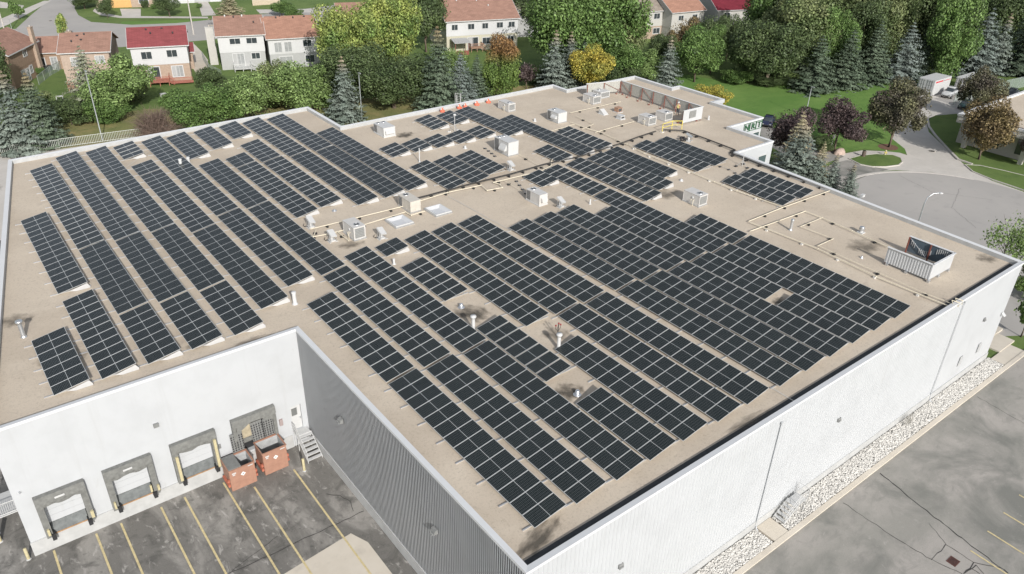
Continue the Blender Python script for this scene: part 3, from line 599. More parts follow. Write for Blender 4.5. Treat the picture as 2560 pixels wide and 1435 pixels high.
ROWS = [
 (1.44,46.8,54.2,(),None,1,'shortest row of 7 modules at the near left corner of the roof above the docks'),
 (4.22,46.85,58.62,(),None,1,'row of 11 modules above the docks, second from the left roof edge, with bright glints'),
 (4.20,59.95,75.68,(),None,1,'15 module row nearest the left roof edge, beyond the row with the glints'),
 (7.03,46.85,88.4,(54.3,66.8),None,1,'long row whose far end is the leftmost of the far left rows'),
 (9.87,46.9,90.9,(54.34,66.8),None,1,'longest row on the left, second of the long rows from the left roof edge'),
 (12.8,46.9,90.9,(54.34,66.8),None,1,'long row ending level with the white notch corner, third long row from the left'),
 (15.65,49.2,83.95,(64.7,80.67),None,1,'row starting beyond the small far row of 4, near end beside the round stack'),
 (15.6,86.35,91.05,(),None,1,'small row of 4 modules at the far left parapet, white plate at its near end'),
 (18.6,51.2,91.15,(66.9,),None,1,'long row reaching the far left parapet whose near end lies level with the round stack'),
 (18.62,20.97,47.95,(35.93,),None,0,'nearest row of the front block, along the ribbed notch wall'),
 (21.45,20.93,80.4,(35.9,51.2,66.9),None,0,'very long row running from the front parapet past the exhaust blowers to the twin stubs'),
 (21.3,82.7,91.0,(),None,1,'far left row of 8 modules with twin vent stubs at its near end'),
 (24.4,20.93,53.25,(35.85,),None,0,'row third from the notch wall, its far end nearest the square rooftop unit'),
 (24.4,62.5,80.7,(77.5,),None,1,'row whose near end stops behind the leftmost exhaust blower'),
 (24.45,84.3,91.3,(),None,1,'far left row of 7 modules just beyond the twin vent stubs'),
 (27.05,20.94,27.3,(),None,0,'short front row of 6 modules with a dark stain and small vent beyond it'),
 (27.0,30.05,37.95,(),None,0,'row of 8 modules between two capped stacks with a wet dark strip on its left'),
 (27.25,42.3,48.9,(),None,0,'row of 6 modules just beyond the stack with the small round vent'),
 (27.3,51.22,53.25,(),None,1,'tiny pair of modules standing alone beside an exhaust blower'),
 (27.25,63.4,84.0,(77.5,),None,1,'row of 19 modules, second of the rows ending before the gas pipes'),
 (27.5,86.4,91.6,(),None,1,'far row of 5 modules by the parapet, rightmost of the short far left rows'),
 (29.85,20.94,32.62,(),None,0,'front row of 11 modules starting beside the stack with the valve post'),
 (30.1,36.0,53.1,(),None,0,'row of 16 modules ending before the stack with the valve post'),
 (30.35,61.9,91.5,(77.5,),None,1,'long far row ending just left of the first boxy unit, third before the pipes'),
 (32.9,20.85,53.1,(35.9,),None,0,'long front row fifth from the notch wall, far end by the near skylight'),
 (33.35,62.0,91.3,(77.5,),None,1,'long far row whose far end is rightmost along the left back parapet'),
 (35.75,20.85,53.15,(35.95,),None,0,'long front row just left of the widest bare strip'),
 (36.1,62.3,83.2,(),None,1,'row ending at the inner back corner of the parapet'),
 (39.05,20.78,49.85,(35.9,),None,0,'long row just right of the widest bare strip'),
 (41.9,20.78,49.8,(35.87,),None,0,'second row right of the widest bare strip'),
 (44.75,20.78,49.8,(35.79,),None,0,'third row right of the widest bare strip, far end by the blower'),
 (47.58,20.78,47.5,(35.81,),(27.05,28.15),0,'row with one module missing and a dark hole in it'),
 (50.4,20.78,58.8,(35.8,50.8),None,0,'very long row joining the dense middle field to the front block'),
 (53.3,20.78,41.4,(35.8,),None,0,'rightmost row of the front block, beside the cream gas pipes'),
 (47.75,55.45,58.72,(),None,1,'three module row at the left tip of the dense middle field'),
 (53.9,46.87,58.98,(),None,1,'dense middle field row of 11 modules, third from its left tip'),
 (57.0,48.1,59.0,(),None,1,'dense middle field row, second from its right side'),
 (59.82,50.1,59.25,(),None,1,'rightmost row of the dense middle field, facing the twin rows across the pipe'),
 (64.25,38.43,46.0,(),None,0,'left row of the pair between the tripod mast and the white coping'),
 (67.3,38.46,46.1,(),None,0,'right row of the pair between the tripod mast and the white coping'),
 (64.35,49.3,59.0,(),None,0,'left row of the pair beyond the tripod mast, right of the yellow rail'),
 (67.3,49.4,58.5,(),None,0,'right row of the pair beyond the tripod mast, near the yellow rail'),
 (39.55,71.2,74.5,(),None,1,'three module row farthest left in the stepped chain, by the white pole'),
 (42.42,71.2,74.5,(),None,1,'second three module row of the stepped chain from the left'),
 (45.28,71.0,74.35,(),None,1,'third three module row of the stepped chain'),
 (48.15,70.8,74.1,(),None,1,'fourth three module row of the stepped chain'),
 (51.1,70.8,74.15,(),None,1,'fifth three module row of the stepped chain, below the antenna'),
 (48.3,76.6,81.2,(),None,1,'row of 4 modules nearest the orange bags, left of the antenna'),
 (51.45,76.85,81.15,(),None,1,'row of 4 modules directly behind the tall antenna'),
 (54.4,69.8,81.3,(),None,1,'row of 11 modules whose far end points at the orange bags'),
 (57.0,60.0,75.4,(),None,1,'long row running from the cable tray towards the small unit at the far parapet'),
 (53.65,59.95,64.2,(),None,1,'row of 4 modules by the cable tray, right of the tallest white unit'),
 (60.0,60.2,67.9,(),None,1,'row of 7 modules rightmost before the cable tray'),
 (39.5,60.15,67.75,(),None,0,'row of 7 modules with the white pole reflected in it'),
 (42.38,60.15,67.7,(),None,0,'row of 7 modules between the pole row and the row by the blower'),
 (45.25,61.2,67.65,(),None,0,'row of 6 modules ending at the lone blower before the pipes'),
]
for (x,y0,y1,gp,hole,pl,lab) in ROWS: array(x,y0,y1,lab,gp,hole,bool(pl))
# ------------------------------------------------------------------ rooftop units
def fan_part(x, y, z, r, parent, mats=None):
    b = MB(); b.lathe([(r,0),(r,.07),(r*.86,.07),(r*.86,.01)], x, y, 20, 0); b.lathe([(r*.86,.012),(.001,.012)], x, y, 20, 1)
    for k in range(4):
        a = k*math.pi/2+.4; c, s_ = math.cos(a), math.sin(a); M = Matrix.Translation((x,y,.05)) @ Matrix.Rotation(a,4,'Z') @ Matrix.Rotation(rad(18),4,'X')
        b.box(.05,-.09,-.004,r*.8,.09,.004,2,M)
    b.lathe([(.07,.02),(.07,.09),(.001,.09)], x, y, 10, 2)
    for k in range(3):
        a = k*math.pi/3; b.tube([(x+math.cos(a)*r,y+math.sin(a)*r,.078),(x-math.cos(a)*r,y-math.sin(a)*r,.078)],.008,4,0)
    o = b.build('fan', [M_galv, M_fan, M_grille], parent); o.location = (0,0,z); return o
def unit(px, py, dx, dy, h, label, fans='far', nf=1, coil='left', hood=None, ribs=0, pipes=True, m=None, curb=.12, cat='rooftop unit'):
    """boxy rooftop air handler; (px,py) is its near left-front footprint corner in metres"""
    m = m or M_hvac
    T = thing('rooftop_unit', label, cat, (px,py,RZ), 0, 'boxy air units standing on the roof')
    b = MB(); b.box(-.06,-.06,0,dx+.06,dy+.06,curb); b.build('curb', M_white if hood == 'near' else M_galv, T)
    z0 = curb; e = .03
    b = MB(); b.box(0,0,z0,dx,dy,z0+h-.05); b.box(-.025,-.025,z0+h-.05,dx+.025,dy+.025,z0+h)
    for (cx, cy) in ((0,0),(dx,0),(0,dy),(dx,dy)): b.box(cx-.02,cy-.02,z0,cx+.02,cy+.02,z0+h-.051)
    # access panels and seams on the camera sides
    np_ = max(2, ribs or int(dy/.7))
    for k in range(1, np_): b.box(-.012,k*dy/np_-.012,z0+.04,-.001,k*dy/np_+.012,z0+h-.08)
    b.box(dx*.5-.01,-.012,z0+.04,dx*.5+.01,-.001,z0+h-.08)
    b.build('cabinet', m, T)
    yf = dy-.45*dy*.5 if fans == 'far' else .24*dy
    r = min(.27, dx*.3)
    if nf == 2:
        fan_part(dx*.27, dy-.38, z0+h, r*.85, T); fan_part(dx*.72, dy-.38, z0+h, r*.85, T)
    elif nf: fan_part(dx*.5, yf, z0+h, r, T)
    g = MB()
    if coil == 'near':
        g.box(.10,-.022,z0+.10,dx-.10,-.003,z0+h-.14)
        for k in range(6): g.box(.10,-.032,z0+.14+k*(h-.3)/6,dx-.10,-.023,z0+.17+k*(h-.3)/6,1)
    else:
        g.box(-.022,dy*.70,z0+.08,-.003,dy-.06,z0+h-.12)
        for k in range(5): g.box(-.032,dy*.72+k*dy*.05,z0+.08,-.023,dy*.72+k*dy*.05+.02,z0+h-.12,1)
    g.build('coil_grille', [M_grille if coil != 'near' else mat('coil_grey',(0.27,0.28,0.275),0.5,0.3,var=0.12,scale=20), M_galv], T)
    if hood == 'near':
        b = MB(); b.extr([(-.30,z0+.32),(-.26,z0+.60),(-.003,z0+.80),(-.003,z0+.32)], .16, dx-.16); b.build('intake_hood', m, T)
    if hood == 'left':
        b = MB(); b.extr([(-.35,z0+.45),(-.32,z0+.62),(-.003,z0+h-.35),(-.003,z0+.45)], dy*.12, dy*.55, axis='y'); b.build('intake_hood', m, T)
    if pipes:
        b = MB(); b.tube([(-.02,dy*.45,z0+.45),(-.16,dy*.45,z0+.42),(-.18,dy*.42,z0+.12),(-.18,dy*.42,-.0)],.028,6)
        b.tube([(-.02,dy*.30,z0+.5),(-.22,dy*.28,z0+.5),(-.24,dy*.28,.02)],.03,6); b.build('gas_connection', M_pipe, T)
        b = MB(); b.lathe([(.001,.06),(.11,.05),(.12,0)],0,0,12,0,Matrix.Translation((-.0,dy*.42,z0+h*.62)) @ Matrix.Rotation(rad(-90),4,'Y')); b.build('exhaust_cap', M_white, T)
    return T
unit(42.1,77.8,1.5,2.35,1.05,'ribbed white unit with two fans, alone near the left back parapet beside a brown stain','far',2,'left','near',8,False,M_white)
unit(50.4,64.7,1.4,2.55,1.5,'tallest white unit with two round fans, standing among the stepped solar rows','far',2,'left','left',3,False,M_white)
unit(60.4,77.7,1.1,2.2,.95,'small unit by the back parapet, right of the orange bags','near',1,'near',None,2,True)
unit(62.7,70.5,1.4,2.1,1.2,'wide grey unit with fan box behind it, left of the long screen','far',1,'left','left',2,False,M_white)
unit(72.0,74.1,1.45,2.0,.95,'unit at the left inside corner of the long screen','near',1,'near',None,2,True)
unit(74.7,75.5,1.7,1.6,.8,'low white unit second from the left inside the long screen','far',1,'near',None,2,True,M_white)
unit(71.6,63.5,1.35,1.8,.95,'unit left of the yellow rail with cream pipe at its side','near',1,'near',None,2,True)
unit(74.7,63.6,1.4,1.6,.95,'unit tucked behind the white screen end, in front of the crouching worker','near',1,'near',None,2,False)
unit(44.6,52.2,1.0,2.0,1.05,'white unit on a bright base left of the middle field, with hooded near face','far',1,'left','near',3,False)
unit(57.3,43.2,1.2,2.0,1.05,'lone unit on the open roof right of the dense middle field','near',1,'near',None,2,True)
unit(33.6,57.8,1.1,2.2,1.05,'beige unit beside the farther square skylight','far',1,'left',None,3,False,M_hvac2)
unit(26.6,55.6,1.1,2.0,1.15,'grey unit with large framed coil between two exhaust blowers','near',1,'near',None,2,True)
b = MB(); b.box(0,0,.1,.75,.9,1.0); t_ = thing('fan_box','grey fan box attached behind the wide unit near the long screen','fan box',(64.2,71.6,RZ)); b.build('cabinet', M_hvac, t_); fan_part(.37,.45,1.0,.27,t_); b = MB(); b.box(.02,.02,0,.73,.88,.1); b.build('curb', M_galv, t_)
# exhaust blowers: motor drum under a tilted white weather hood on legs
def blower(x, y, label, rz=0.0, dark=False):
    T = thing('exhaust_blower', label, 'exhaust blower', (x,y,RZ), rz, 'exhaust blowers with white hoods'); T.scale = (.85,.85,.85)
    b = MB(); b.box(-.30,-.30,0,.30,.30,.16); b.box(-.45,-.5,0,-.35,.4,.05); b.box(.2,-.45,0,.5,-.37,.05); b.build('base', M_white, T)
    b = MB(); M = Matrix.Translation((.08,.0,.86)) @ Matrix.Rotation(rad(24),4,'X') @ Matrix.Rotation(rad(10),4,'Y')
    b.box(-.34,-.50,0,.34,.50,.035,0,M); b.box(-.34,-.50,-.14,.34,-.47,0,0,M); b.box(-.34,-.47,-.14,-.31,.50,0,0,M); b.box(.31,-.47,-.14,.34,.5,0,0,M); b.build('hood', M_galv if dark else M_white, T)
    b = MB(); b.lathe([(.17,.16),(.19,.2),(.19,.62),(.12,.70),(.001,.70)],-.05,0,14); b.build('motor', M_white, T)
    for lx, ly in ((-.24,-.34),(.34,-.34),(-.24,.34),(.36,.36)):
        b = MB(); b.tube([(lx,ly,.0),(lx,ly,.80)],.022,5); b.build('leg', M_black if dark else M_galv, T)
    b = MB(); b.tube([(-.3,.1,.12),(-.55,.25,.10),(-.62,.5,.12),(-.45,.6,.3)],.03,6); b.tube([(-.15,.3,.1),(-.4,.45,.06),(-.6,.3,.04)],.02,5); b.build('cable', M_black, T)
    return T
blower(24.75,60.4,'leftmost exhaust blower, at the near end of a left solar row')
blower(25.05,56.8,'exhaust blower left of the framed coil unit, between pipes and solar row')
blower(28.8,54.8,'exhaust blower right of the framed coil unit, just before the lone pair of modules')
blower(46.3,51.0,'exhaust blower beside the white unit on the bright base')
blower(48.2,61.4,'exhaust blower at the near end of the three short rows, by the pipes')
blower(71.6,56.9,'exhaust blower with black ducts in front of the yellow rail',0.4,True)
b = MB(); b.tube([(0,0,.1),(.2,.3,.35),(.5,.35,.35),(.75,.1,.2),(.8,-.1,.05)],.13,8); b.tube([(-1.1,.5,.08),(-.5,.3,.12),(0,.1,.1)],.05,6)
b.tube([(.1,-.2,.1),(.35,-.1,.3),(.6,.1,.42)],.1,8); tag(b.build('black_duct', M_fan, None, (70.7,57.3,RZ)), 'coiled black duct lying beside the blower in front of the yellow rail', 'duct')
# skylights
def skylight(x0, y0, x1, y1, label):
    T = thing('skylight', label, 'skylight', (x0,y0,RZ), 0, 'square skylights'); w_, d_ = x1-x0, y1-y0
    b = MB(); h = .24
    for a in ((0,0,w_,.09),(0,d_-.09,w_,d_),(0,.09,.09,d_-.09),(w_-.09,.09,w_,d_-.09)): b.box(a[0],a[1],0,a[2],a[3],h)
    b.build('frame', M_white, T)
    b = MB(); b.add([(.09,.09,h-.01),(w_-.09,.09,h-.01),(w_-.09,d_-.09,h-.01),(.09,d_-.09,h-.01),(.42,.38,.03),(w_-.42,.38,.03),(w_-.42,d_-.42,.03),(.42,d_-.42,.03)], [(0,1,5,4),(1,2,6,5),(2,3,7,6),(3,0,4,7),(4,5,6,7)])
    b.build('dome', mat('acrylic_white',(0.56,0.57,0.58),0.25,var=0.03), T)
    b = MB(); b.box(-.05,-.05,.0,w_+.05,-.002,.14); b.box(-.05,-.001,.0,-.002,d_+.05,.14); b.build('flashing', M_galv, T)
skylight(30.8,55.7,32.65,57.65,'near square skylight between the coil unit and the front rows'); skylight(35.1,55.75,36.85,57.75,'far square skylight on the right of the beige unit')
# capped exhaust stacks
def stack(x, y, h, r, label, cap='mush', m=None):
    T = thing('exhaust_stack', label, 'exhaust stack', (x,y,RZ), 0, 'round metal exhaust stacks')
    b = MB(); b.lathe([(r*1.5,0),(r*1.5,.05),(r*1.15,.10),(r,.16),(r,h)],0,0,16); b.build('pipe', m or M_white, T)
    b = MB()
    if cap == 'mush': b.lathe([(r*.9,h-.02),(r*1.35,h-.06),(r*1.75,h+.05),(r*1.5,h+.14),(.001,h+.17)],0,0,16)
    else: b.lathe([(r*1.2,h-.1),(r*1.2,h),(r,h+.03),(.001,h+.04)],0,0,16)
    b.build('cap', m or M_white, T)
stack(26.8,38.0,1.15,.13,'capped stack with long black shadow on the stained patch between front rows')
stack(30.3,32.7,1.12,.13,'capped stack beside the black valve post')
stack(60.4,34.85,1.1,.13,'plain silver stack among the cream pipes on the right','flat',M_galv)
stack(18.05,48.75,1.05,.15,'stack just above the white notch corner','flat')
stack(19.95,81.4,.9,.16,'left of the twin vent stubs by the far left rows','flat'); stack(20.9,81.9,.75,.16,'right of the twin vent stubs by the far left rows','flat')
stack(1.15,55.35,1.2,.14,'lone stack near the left roof edge','mush',M_galv)
def vent(x, y, h, r, label, m=None):
    b = MB(); b.lathe([(r*2,0),(r*1.8,.04),(r,.07),(r,h),(r*.7,h+.02),(.001,h+.02)],0,0,12); o = b.build('roof_vent', m or M_white, None, (x,y,RZ)); tag(o, label, 'roof vent', 'small roof vent pipes'); return o
p = at(985,660,RZ); vent(p.x,p.y,.5,.09,'small white vent pipe by the lone pair of modules')
p = at(1475,510,RZ); vent(p.x,p.y,.5,.07,'small white vent pipe right of the blower in the middle of the roof')
p = at(1153,768,RZ); vent(p.x,p.y,.28,.14,'low round vent on the stained patch behind the capped stack',M_galv)
p = at(1443,986,RZ); vent(p.x,p.y,.3,.14,'low domed vent beside the dark hole at the near end of the short front row',M_galv)
p = at(1312,376,RZ); vent(p.x,p.y,.3,.1,'low vent stub between the stepped rows and the three short rows') if False else None
p = at(1163,371,RZ); vent(p.x,p.y,.3,.12,'low vent left of the tallest unit')
p = at(1337,303,RZ); vent(p.x,p.y,.35,.12,'low vent beyond the long row left of the wide grey unit')
p = at(1771,299,RZ); vent(p.x,p.y,.5,.10,'white vent pipe right of the long screen')
p = at(1703,452,RZ); vent(p.x,p.y,.2,.12,'low vent beyond the lone unit on the open roof')
p = at(2154,645,RZ); vent(p.x,p.y,.18,.08,'low drain vent left of the box screen',M_galv)
p = at(726,530,RZ) if False else at(836,527,RZ); vent(p.x,p.y,.12,.12,'flat drain on the bare roof behind the blower',M_galv)
p = at(1561,383,RZ) ; vent(p.x,p.y,.55,.05,'thin white vent beside the cable tray bend')
# turbine vent
p = at(2152,582,RZ); T = thing('turbine_vent','stubby ribbed turbine vent left of the box screen','turbine vent',(p.x,p.y,RZ))
b = MB(); b.box(-.28,-.28,0,.28,.28,.10); b.lathe([(.17,.1),(.17,.25)],0,0,14); b.build('base', M_white, T)
b = MB(); b.lathe([(.17,.25),(.25,.30),(.26,.42),(.20,.50),(.24,.52),(.22,.60),(.12,.66),(.001,.67)],0,0,14); b.build('turbine', M_galv, T)
# valve post with red top
T = thing('valve_post','black forked valve post with red tops behind the capped stack','valve post',(31.2,33.85,RZ))
b = MB(); b.tube([(0,0,0),(0,0,.8)],.03,6); b.tube([(0,0,.5),(-.2,.03,.75),(-.2,.03,1.0)],.02,6); b.tube([(0,0,.5),(.22,0,.72),(.22,0,.95)],.02,6); b.tube([(0,0,.8),(.05,.02,1.1)],.04,6); b.build('post', M_black, T)
for q in ((-.2,.03,1.0),(.22,0,.95),(.05,.02,1.1)):
    b = MB(); b.lathe([(.06,0),(.07,.04),(.05,.09),(.001,.1)],q[0],q[1],8); o = b.build('valve_cap', mat('valve_red',(0.28,0.04,0.035),0.6), T); o.location.z = q[2]
# small equipment between the screen units
def crate(px, py, sx, sy, sz, m, label, name='equipment_box', cat='equipment box'):
    p = at(px,py,RZ); T = thing(name, label, cat, (p.x,p.y,RZ)); b = MB(); b.box(-sx/2,-sy/2,.08,sx/2,sy/2,sz); b.box(-sx/2-.03,-sy/2-.03,sz,sx/2+.03,sy/2+.03,sz+.04); b.build('box', m, T)
    b = MB(); b.box(-sx/2-.1,-sy/2-.1,0,sx/2+.1,sy/2+.1,.079); b.build('base', M_white, T)
    b = MB(); b.box(-sx/2+.08,-sy/2-.012,.15,sx/2-.08,-sy/2-.001,sz-.06); b.build('grille', M_grille, T)
    return T
crate(1545,280,.75,.7,.6,M_wood,'brown box between the screened units')
crate(1551,297,.7,.8,.45,M_white,'low white box with dark grille in front of the brown box')
p = at(1508,285,RZ); T = thing('intake_hood','white scoop shaped intake left of the brown box','intake hood',(p.x,p.y,RZ)); b = MB(); b.extr([(-.5,0),(.5,0),(.5,.5),(.3,.62),(-.5,.12)],-.35,.35); b.build('scoop', M_white, T); b = MB(); b.box(-.45,-.6,0,.45,.6,.04); b.build('base', M_white, T)
# gas pipes on blocks
def polylen(pts): return sum((Vector(b)-Vector(a)).length for a,b in zip(pts[:-1],pts[1:]))
def pipe(pts, label, r=.045, z=.20, m=None, step=3.2, name='gas_pipe', block=None, px=True, ends=True):
    P = [at(x,y,RZ+z) if px else Vector((x,y,RZ+z)) for x,y in pts]
    T = thing(name, label, 'pipe', (P[0].x,P[0].y,RZ), 0, 'cream pipe runs on the roof' if name == 'gas_pipe' else None)
    Q = [p-Vector((P[0].x,P[0].y,RZ)) for p in P]
    b = MB()
    for a, c in zip(Q[:-1],Q[1:]): b.tube([a,c],r,8)
    for q in Q[1:-1]: b.lathe([(.001,-r*1.5),(r*1.5,-r),(r*1.5,r),(.001,r*1.5)],q.x,q.y,8,0,Matrix.Translation((0,0,z)))
    b.build('pipe', m or M_pipe, T)
    carry = step*.5
    for a, c in zip(Q[:-1],Q[1:]):
        L_ = (c-a).length; t = carry
        while t < L_:
            q = a+(c-a)*(t/L_); d = (c-a).normalized()
            bb = MB(); M = Matrix.Translation((q.x,q.y,0)) @ Matrix.Rotation(math.atan2(d.y,d.x),4,'Z'); bb.box(-.09,-.17,0,.09,.17,z-r,0,M); bb.build('pipe_block', block or M_dark, T); t += step
        carry = t-L_
    return T
M_blockw = mat('block_white',(0.60,0.59,0.56),0.8,var=0.1)
pipe([(775,573),(999,518),(1054,501),(1119,481),(1203,463),(1218,476),(1256,469),(1250,461),(1234,456),(1351,428),(1378,414)],'main cream pipe from the left blowers past the beige unit with a bent loop')
pipe([(783,592),(815,586),(893,567),(1013,530),(1028,538),(1062,528)],'second cream pipe between the coil unit and the beige unit')
pipe([(790,575),(783,592),(776,584)],'short cream header bend beside the leftmost blower',step=.9)
pipe([(842,578),(872,602)],'cream branch pipe running to the framed coil unit',step=2.0)
pipe([(1378,414),(1378,405),(1381,398)],'upright cream bend at the end of the main pipe',step=5)
pipe([(1568,359),(1610,383),(1668,406),(1720,427),(1786,454),(1842,477),(1900,497),(1955,516)],'long cream pipe along the left of the twin rows to the crossing pipe',block=M_blockw,step=2.9)
pipe([(2082,474),(1955,519),(1872,553)],'cream crossing pipe running to the white coping')
pipe([(1876,556),(2045,622),(2190,691),(2384,770)],'cream pipe alongside the front field down to the front parapet',block=M_blockw,step=3.6)
pipe([(2053,545),(2002,566),(2083,597),(2046,614),(2125,650),(2215,690),(2312,733),(2394,765)],'thin cream pipe with a kinked corner nearer the box screen',r=.032,step=4.2)
pipe([(1875,578),(2013,528),(2055,544),(2130,577),(2222,618)],'cream pipe passing the silver stack and ending at the box screen',step=4.5)
pipe([(1568,361),(1500,330),(1470,322),(1426,305)],'cream pipe from the tray bend back to the wide grey unit')
pipe([(1426,282),(1490,268),(1552,254)],'cream pipe towards the units inside the long screen',r=.035)
pipe([(1488,331),(1540,316),(1585,304)],'cream pipe serving the unit left of the yellow rail',r=.035)
pipe([(1376,328),(1436,311)],'short cream pipe beside the wide grey unit',r=.035); pipe([(1455,323),(1484,310),(1440,290)],'bent cream pipe between the wide unit and the equipment boxes',r=.03)
pipe([(1296,385),(1345,412),(1376,428)],'thin cream pipe from the tallest unit to the cable tray',r=.025,step=3)
pipe([(1255,448),(1305,478)],'thin cream pipe across the bare roof to the white unit',r=.02,step=2.6)
# cable trays
def tray(pts, label, wd=.32, z=.24):
    P = [at(x,y,RZ+z) for x,y in pts]; o0 = Vector((P[0].x,P[0].y,RZ)); Q = [p-o0 for p in P]
    T = thing('cable_tray', label, 'cable tray', o0, 0, 'dark ladder cable trays')
    r_ = MB(); k_ = MB()
    for a, c in zip(Q[:-1],Q[1:]):
        d = (c-a).normalized(); n_ = Vector((-d.y,d.x,0))*wd/2
        r_.tube([a+n_,c+n_],.022,4); r_.tube([a-n_,c-n_],.022,4); L_ = (c-a).length
        k_.tube([a+Vector((0,0,.02)),c+Vector((0,0,.02))],.05,5); t = .4
        while t < L_: q = a+d*t; k_.tube([q+n_,q-n_],.012,4); t += .5
    r_.build('rail', M_galv if False else mat('tray_grey',(0.13,0.125,0.115),0.55,0.3), T); k_.build('cable', M_black, T)
    t0 = .8
    for a, c in zip(Q[:-1],Q[1:]):
        L_ = (c-a).length; d = (c-a).normalized(); t = t0
        while t < L_: q = a+d*t; b = MB(); M = Matrix.Translation((q.x,q.y,0)) @ Matrix.Rotation(math.atan2(d.y,d.x),4,'Z'); b.box(-.08,-.26,0,.08,.26,.2,0,M); b.build('tray_block', M_dark, T); t += 1.9
        t0 = t-L_
tray([(1018,502),(1076,487),(1180,459),(1281,434),(1360,411),(1445,392),(1554,358),(1600,341),(1640,328)],'dark cable tray crossing the roof from the beige unit to the yellow rail')
tray([(1659,324),(1707,326),(1765,347),(1836,374),(1830,385),(1848,390),(1900,411),(1980,440),(2066,471)],'dark cable tray running along the right coping past the tripod mast')
b = MB()
rnd = random.Random(5)
for k in range(9):
    a = rnd.uniform(0,6.28); pts = [(rnd.uniform(-.3,.3)+.25*math.cos(a+i), rnd.uniform(-.3,.3)+.3*math.sin(a+i), .1+.12*rnd.random()) for i in range(5)]; b.tube(pts,.03,5)
p = at(1836,384,RZ); tag(b.build('cable_coil', M_black, None, (p.x,p.y,RZ)), 'tangle of black cable where the tray meets the white coping', 'cable')
# conduit runs with scattered blocks
pipe([(1208,367),(1225,379),(1240,392)],'thin conduit behind the three short rows on dark blocks',r=.015,z=.1,step=.9,m=M_galv,name='conduit')
pipe([(1287,447),(1305,470),(1322,492)],'thin conduit on dark blocks left of the middle field',r=.015,z=.1,step=1.1,m=M_galv,name='conduit')
pipe([(1790,412),(1828,425),(1850,440)],'thin conduit on dark blocks behind the tripod mast',r=.015,z=.1,step=1.1,m=M_galv,name='conduit')
# masts
def mast(px, py, h, label, head):
    p = at(px,py,RZ); T = thing('antenna_mast', label, 'mast', (p.x,p.y,RZ))
    b = MB(); b.tube([(0,0,0),(0,0,h)],.035,8); b.build('pole', M_white, T)
    for k in range(3):
        a = k*2.094+.5; b = MB(); b.tube([(math.cos(a)*.7,math.sin(a)*.7,.02),(0,0,h*.45)],.02,5); b.build('strut', M_galv, T)
        b = MB(); b.box(math.cos(a)*.7-.2,math.sin(a)*.7-.12,0,math.cos(a)*.7+.2,math.sin(a)*.7+.12,.1); b.build('ballast_block', M_dark if head == 'bare' else M_blockw, T)
    if head == 'disc': b = MB(); b.lathe([(.16,h-.05),(.18,h+.02),(.16,h+.12),(.001,h+.14)],0,0,12); b.build('antenna_head', M_white, T)
mast(1137,330,2.1,'tall white antenna mast with round head between the stepped rows and the orange bags','disc')
mast(1855,416,1.5,'thin white tripod mast near the white coping','bare')
p = at(1049,404,RZ); T = thing('white_pole','plain white pole standing by the left end of the stepped rows','pole',(p.x,p.y,RZ)); b = MB(); b.lathe([(.10,0),(.10,.06),(.05,.10),(.05,1.55),(.001,1.56)],0,0,10); b.build('pole', M_white, T); b = MB(); b.lathe([(.16,0),(.16,.05),(.101,.06)],0,0,10); b.build('base_plate', M_galv, T)
# yellow safety rail
T = thing('safety_rail','yellow tube safety rail at the foot of the white screen','railing',(0,0,0)); P = [at(x,y,RZ) for x,y in ((1655,331),(1679,323),(1704,323))]
b = MB(); H1 = Vector((0,0,1.05)); H2 = Vector((0,0,.55))
for a, c in zip(P[:-1],P[1:]): b.tube([a+H1,c+H1],.04,6); b.tube([a+H2,c+H2],.035,6)
b.build('rail', M_yellow, T)
for q in P: b = MB(); b.tube([q,q+H1],.04,6); b.build('post', M_yellow, T)
for q in (P[0],): b = MB(); b.box(q.x-.2,q.y-.2,RZ,q.x+.2,q.y+.2,RZ+.08); b.build('foot', M_blockw, T)
# orange bags by the back parapet
for k,(x,lab) in enumerate(((53.35,'leftmost of the orange bags along the back parapet, apart from the others'),(56.0,'larger orange bag of the close pair by the back parapet'),(56.95,'smaller pale orange bag of the close pair by the back parapet'),(58.8,'fourth orange bag from the left along the back parapet'),(60.7,'rightmost orange bag, nearest the small unit'))):
    rr = random.Random(k); b = MB(); s = .8 if k == 2 else 1
    b.lathe([(.001,0),(.34*s,.02),(.36*s,.12),(.22*s,.28),(.07*s,.42),(.11*s,.52),(.001,.55)],0,0,9)
    b.v = [(v[0]*(1+rr.uniform(-.2,.2)),v[1]*(1+rr.uniform(-.2,.2)),v[2]) for v in b.v]
    o = b.build('signal_bag', M_orange_cone, None, (x,82.55,RZ)); tag(o, lab, 'bag', 'orange bags at the back parapet')
    c_ = MB(); c_.box(-.30*s,-.06,.30,-.12*s,.02,.5); c_.build('tag_flap', M_white, o)
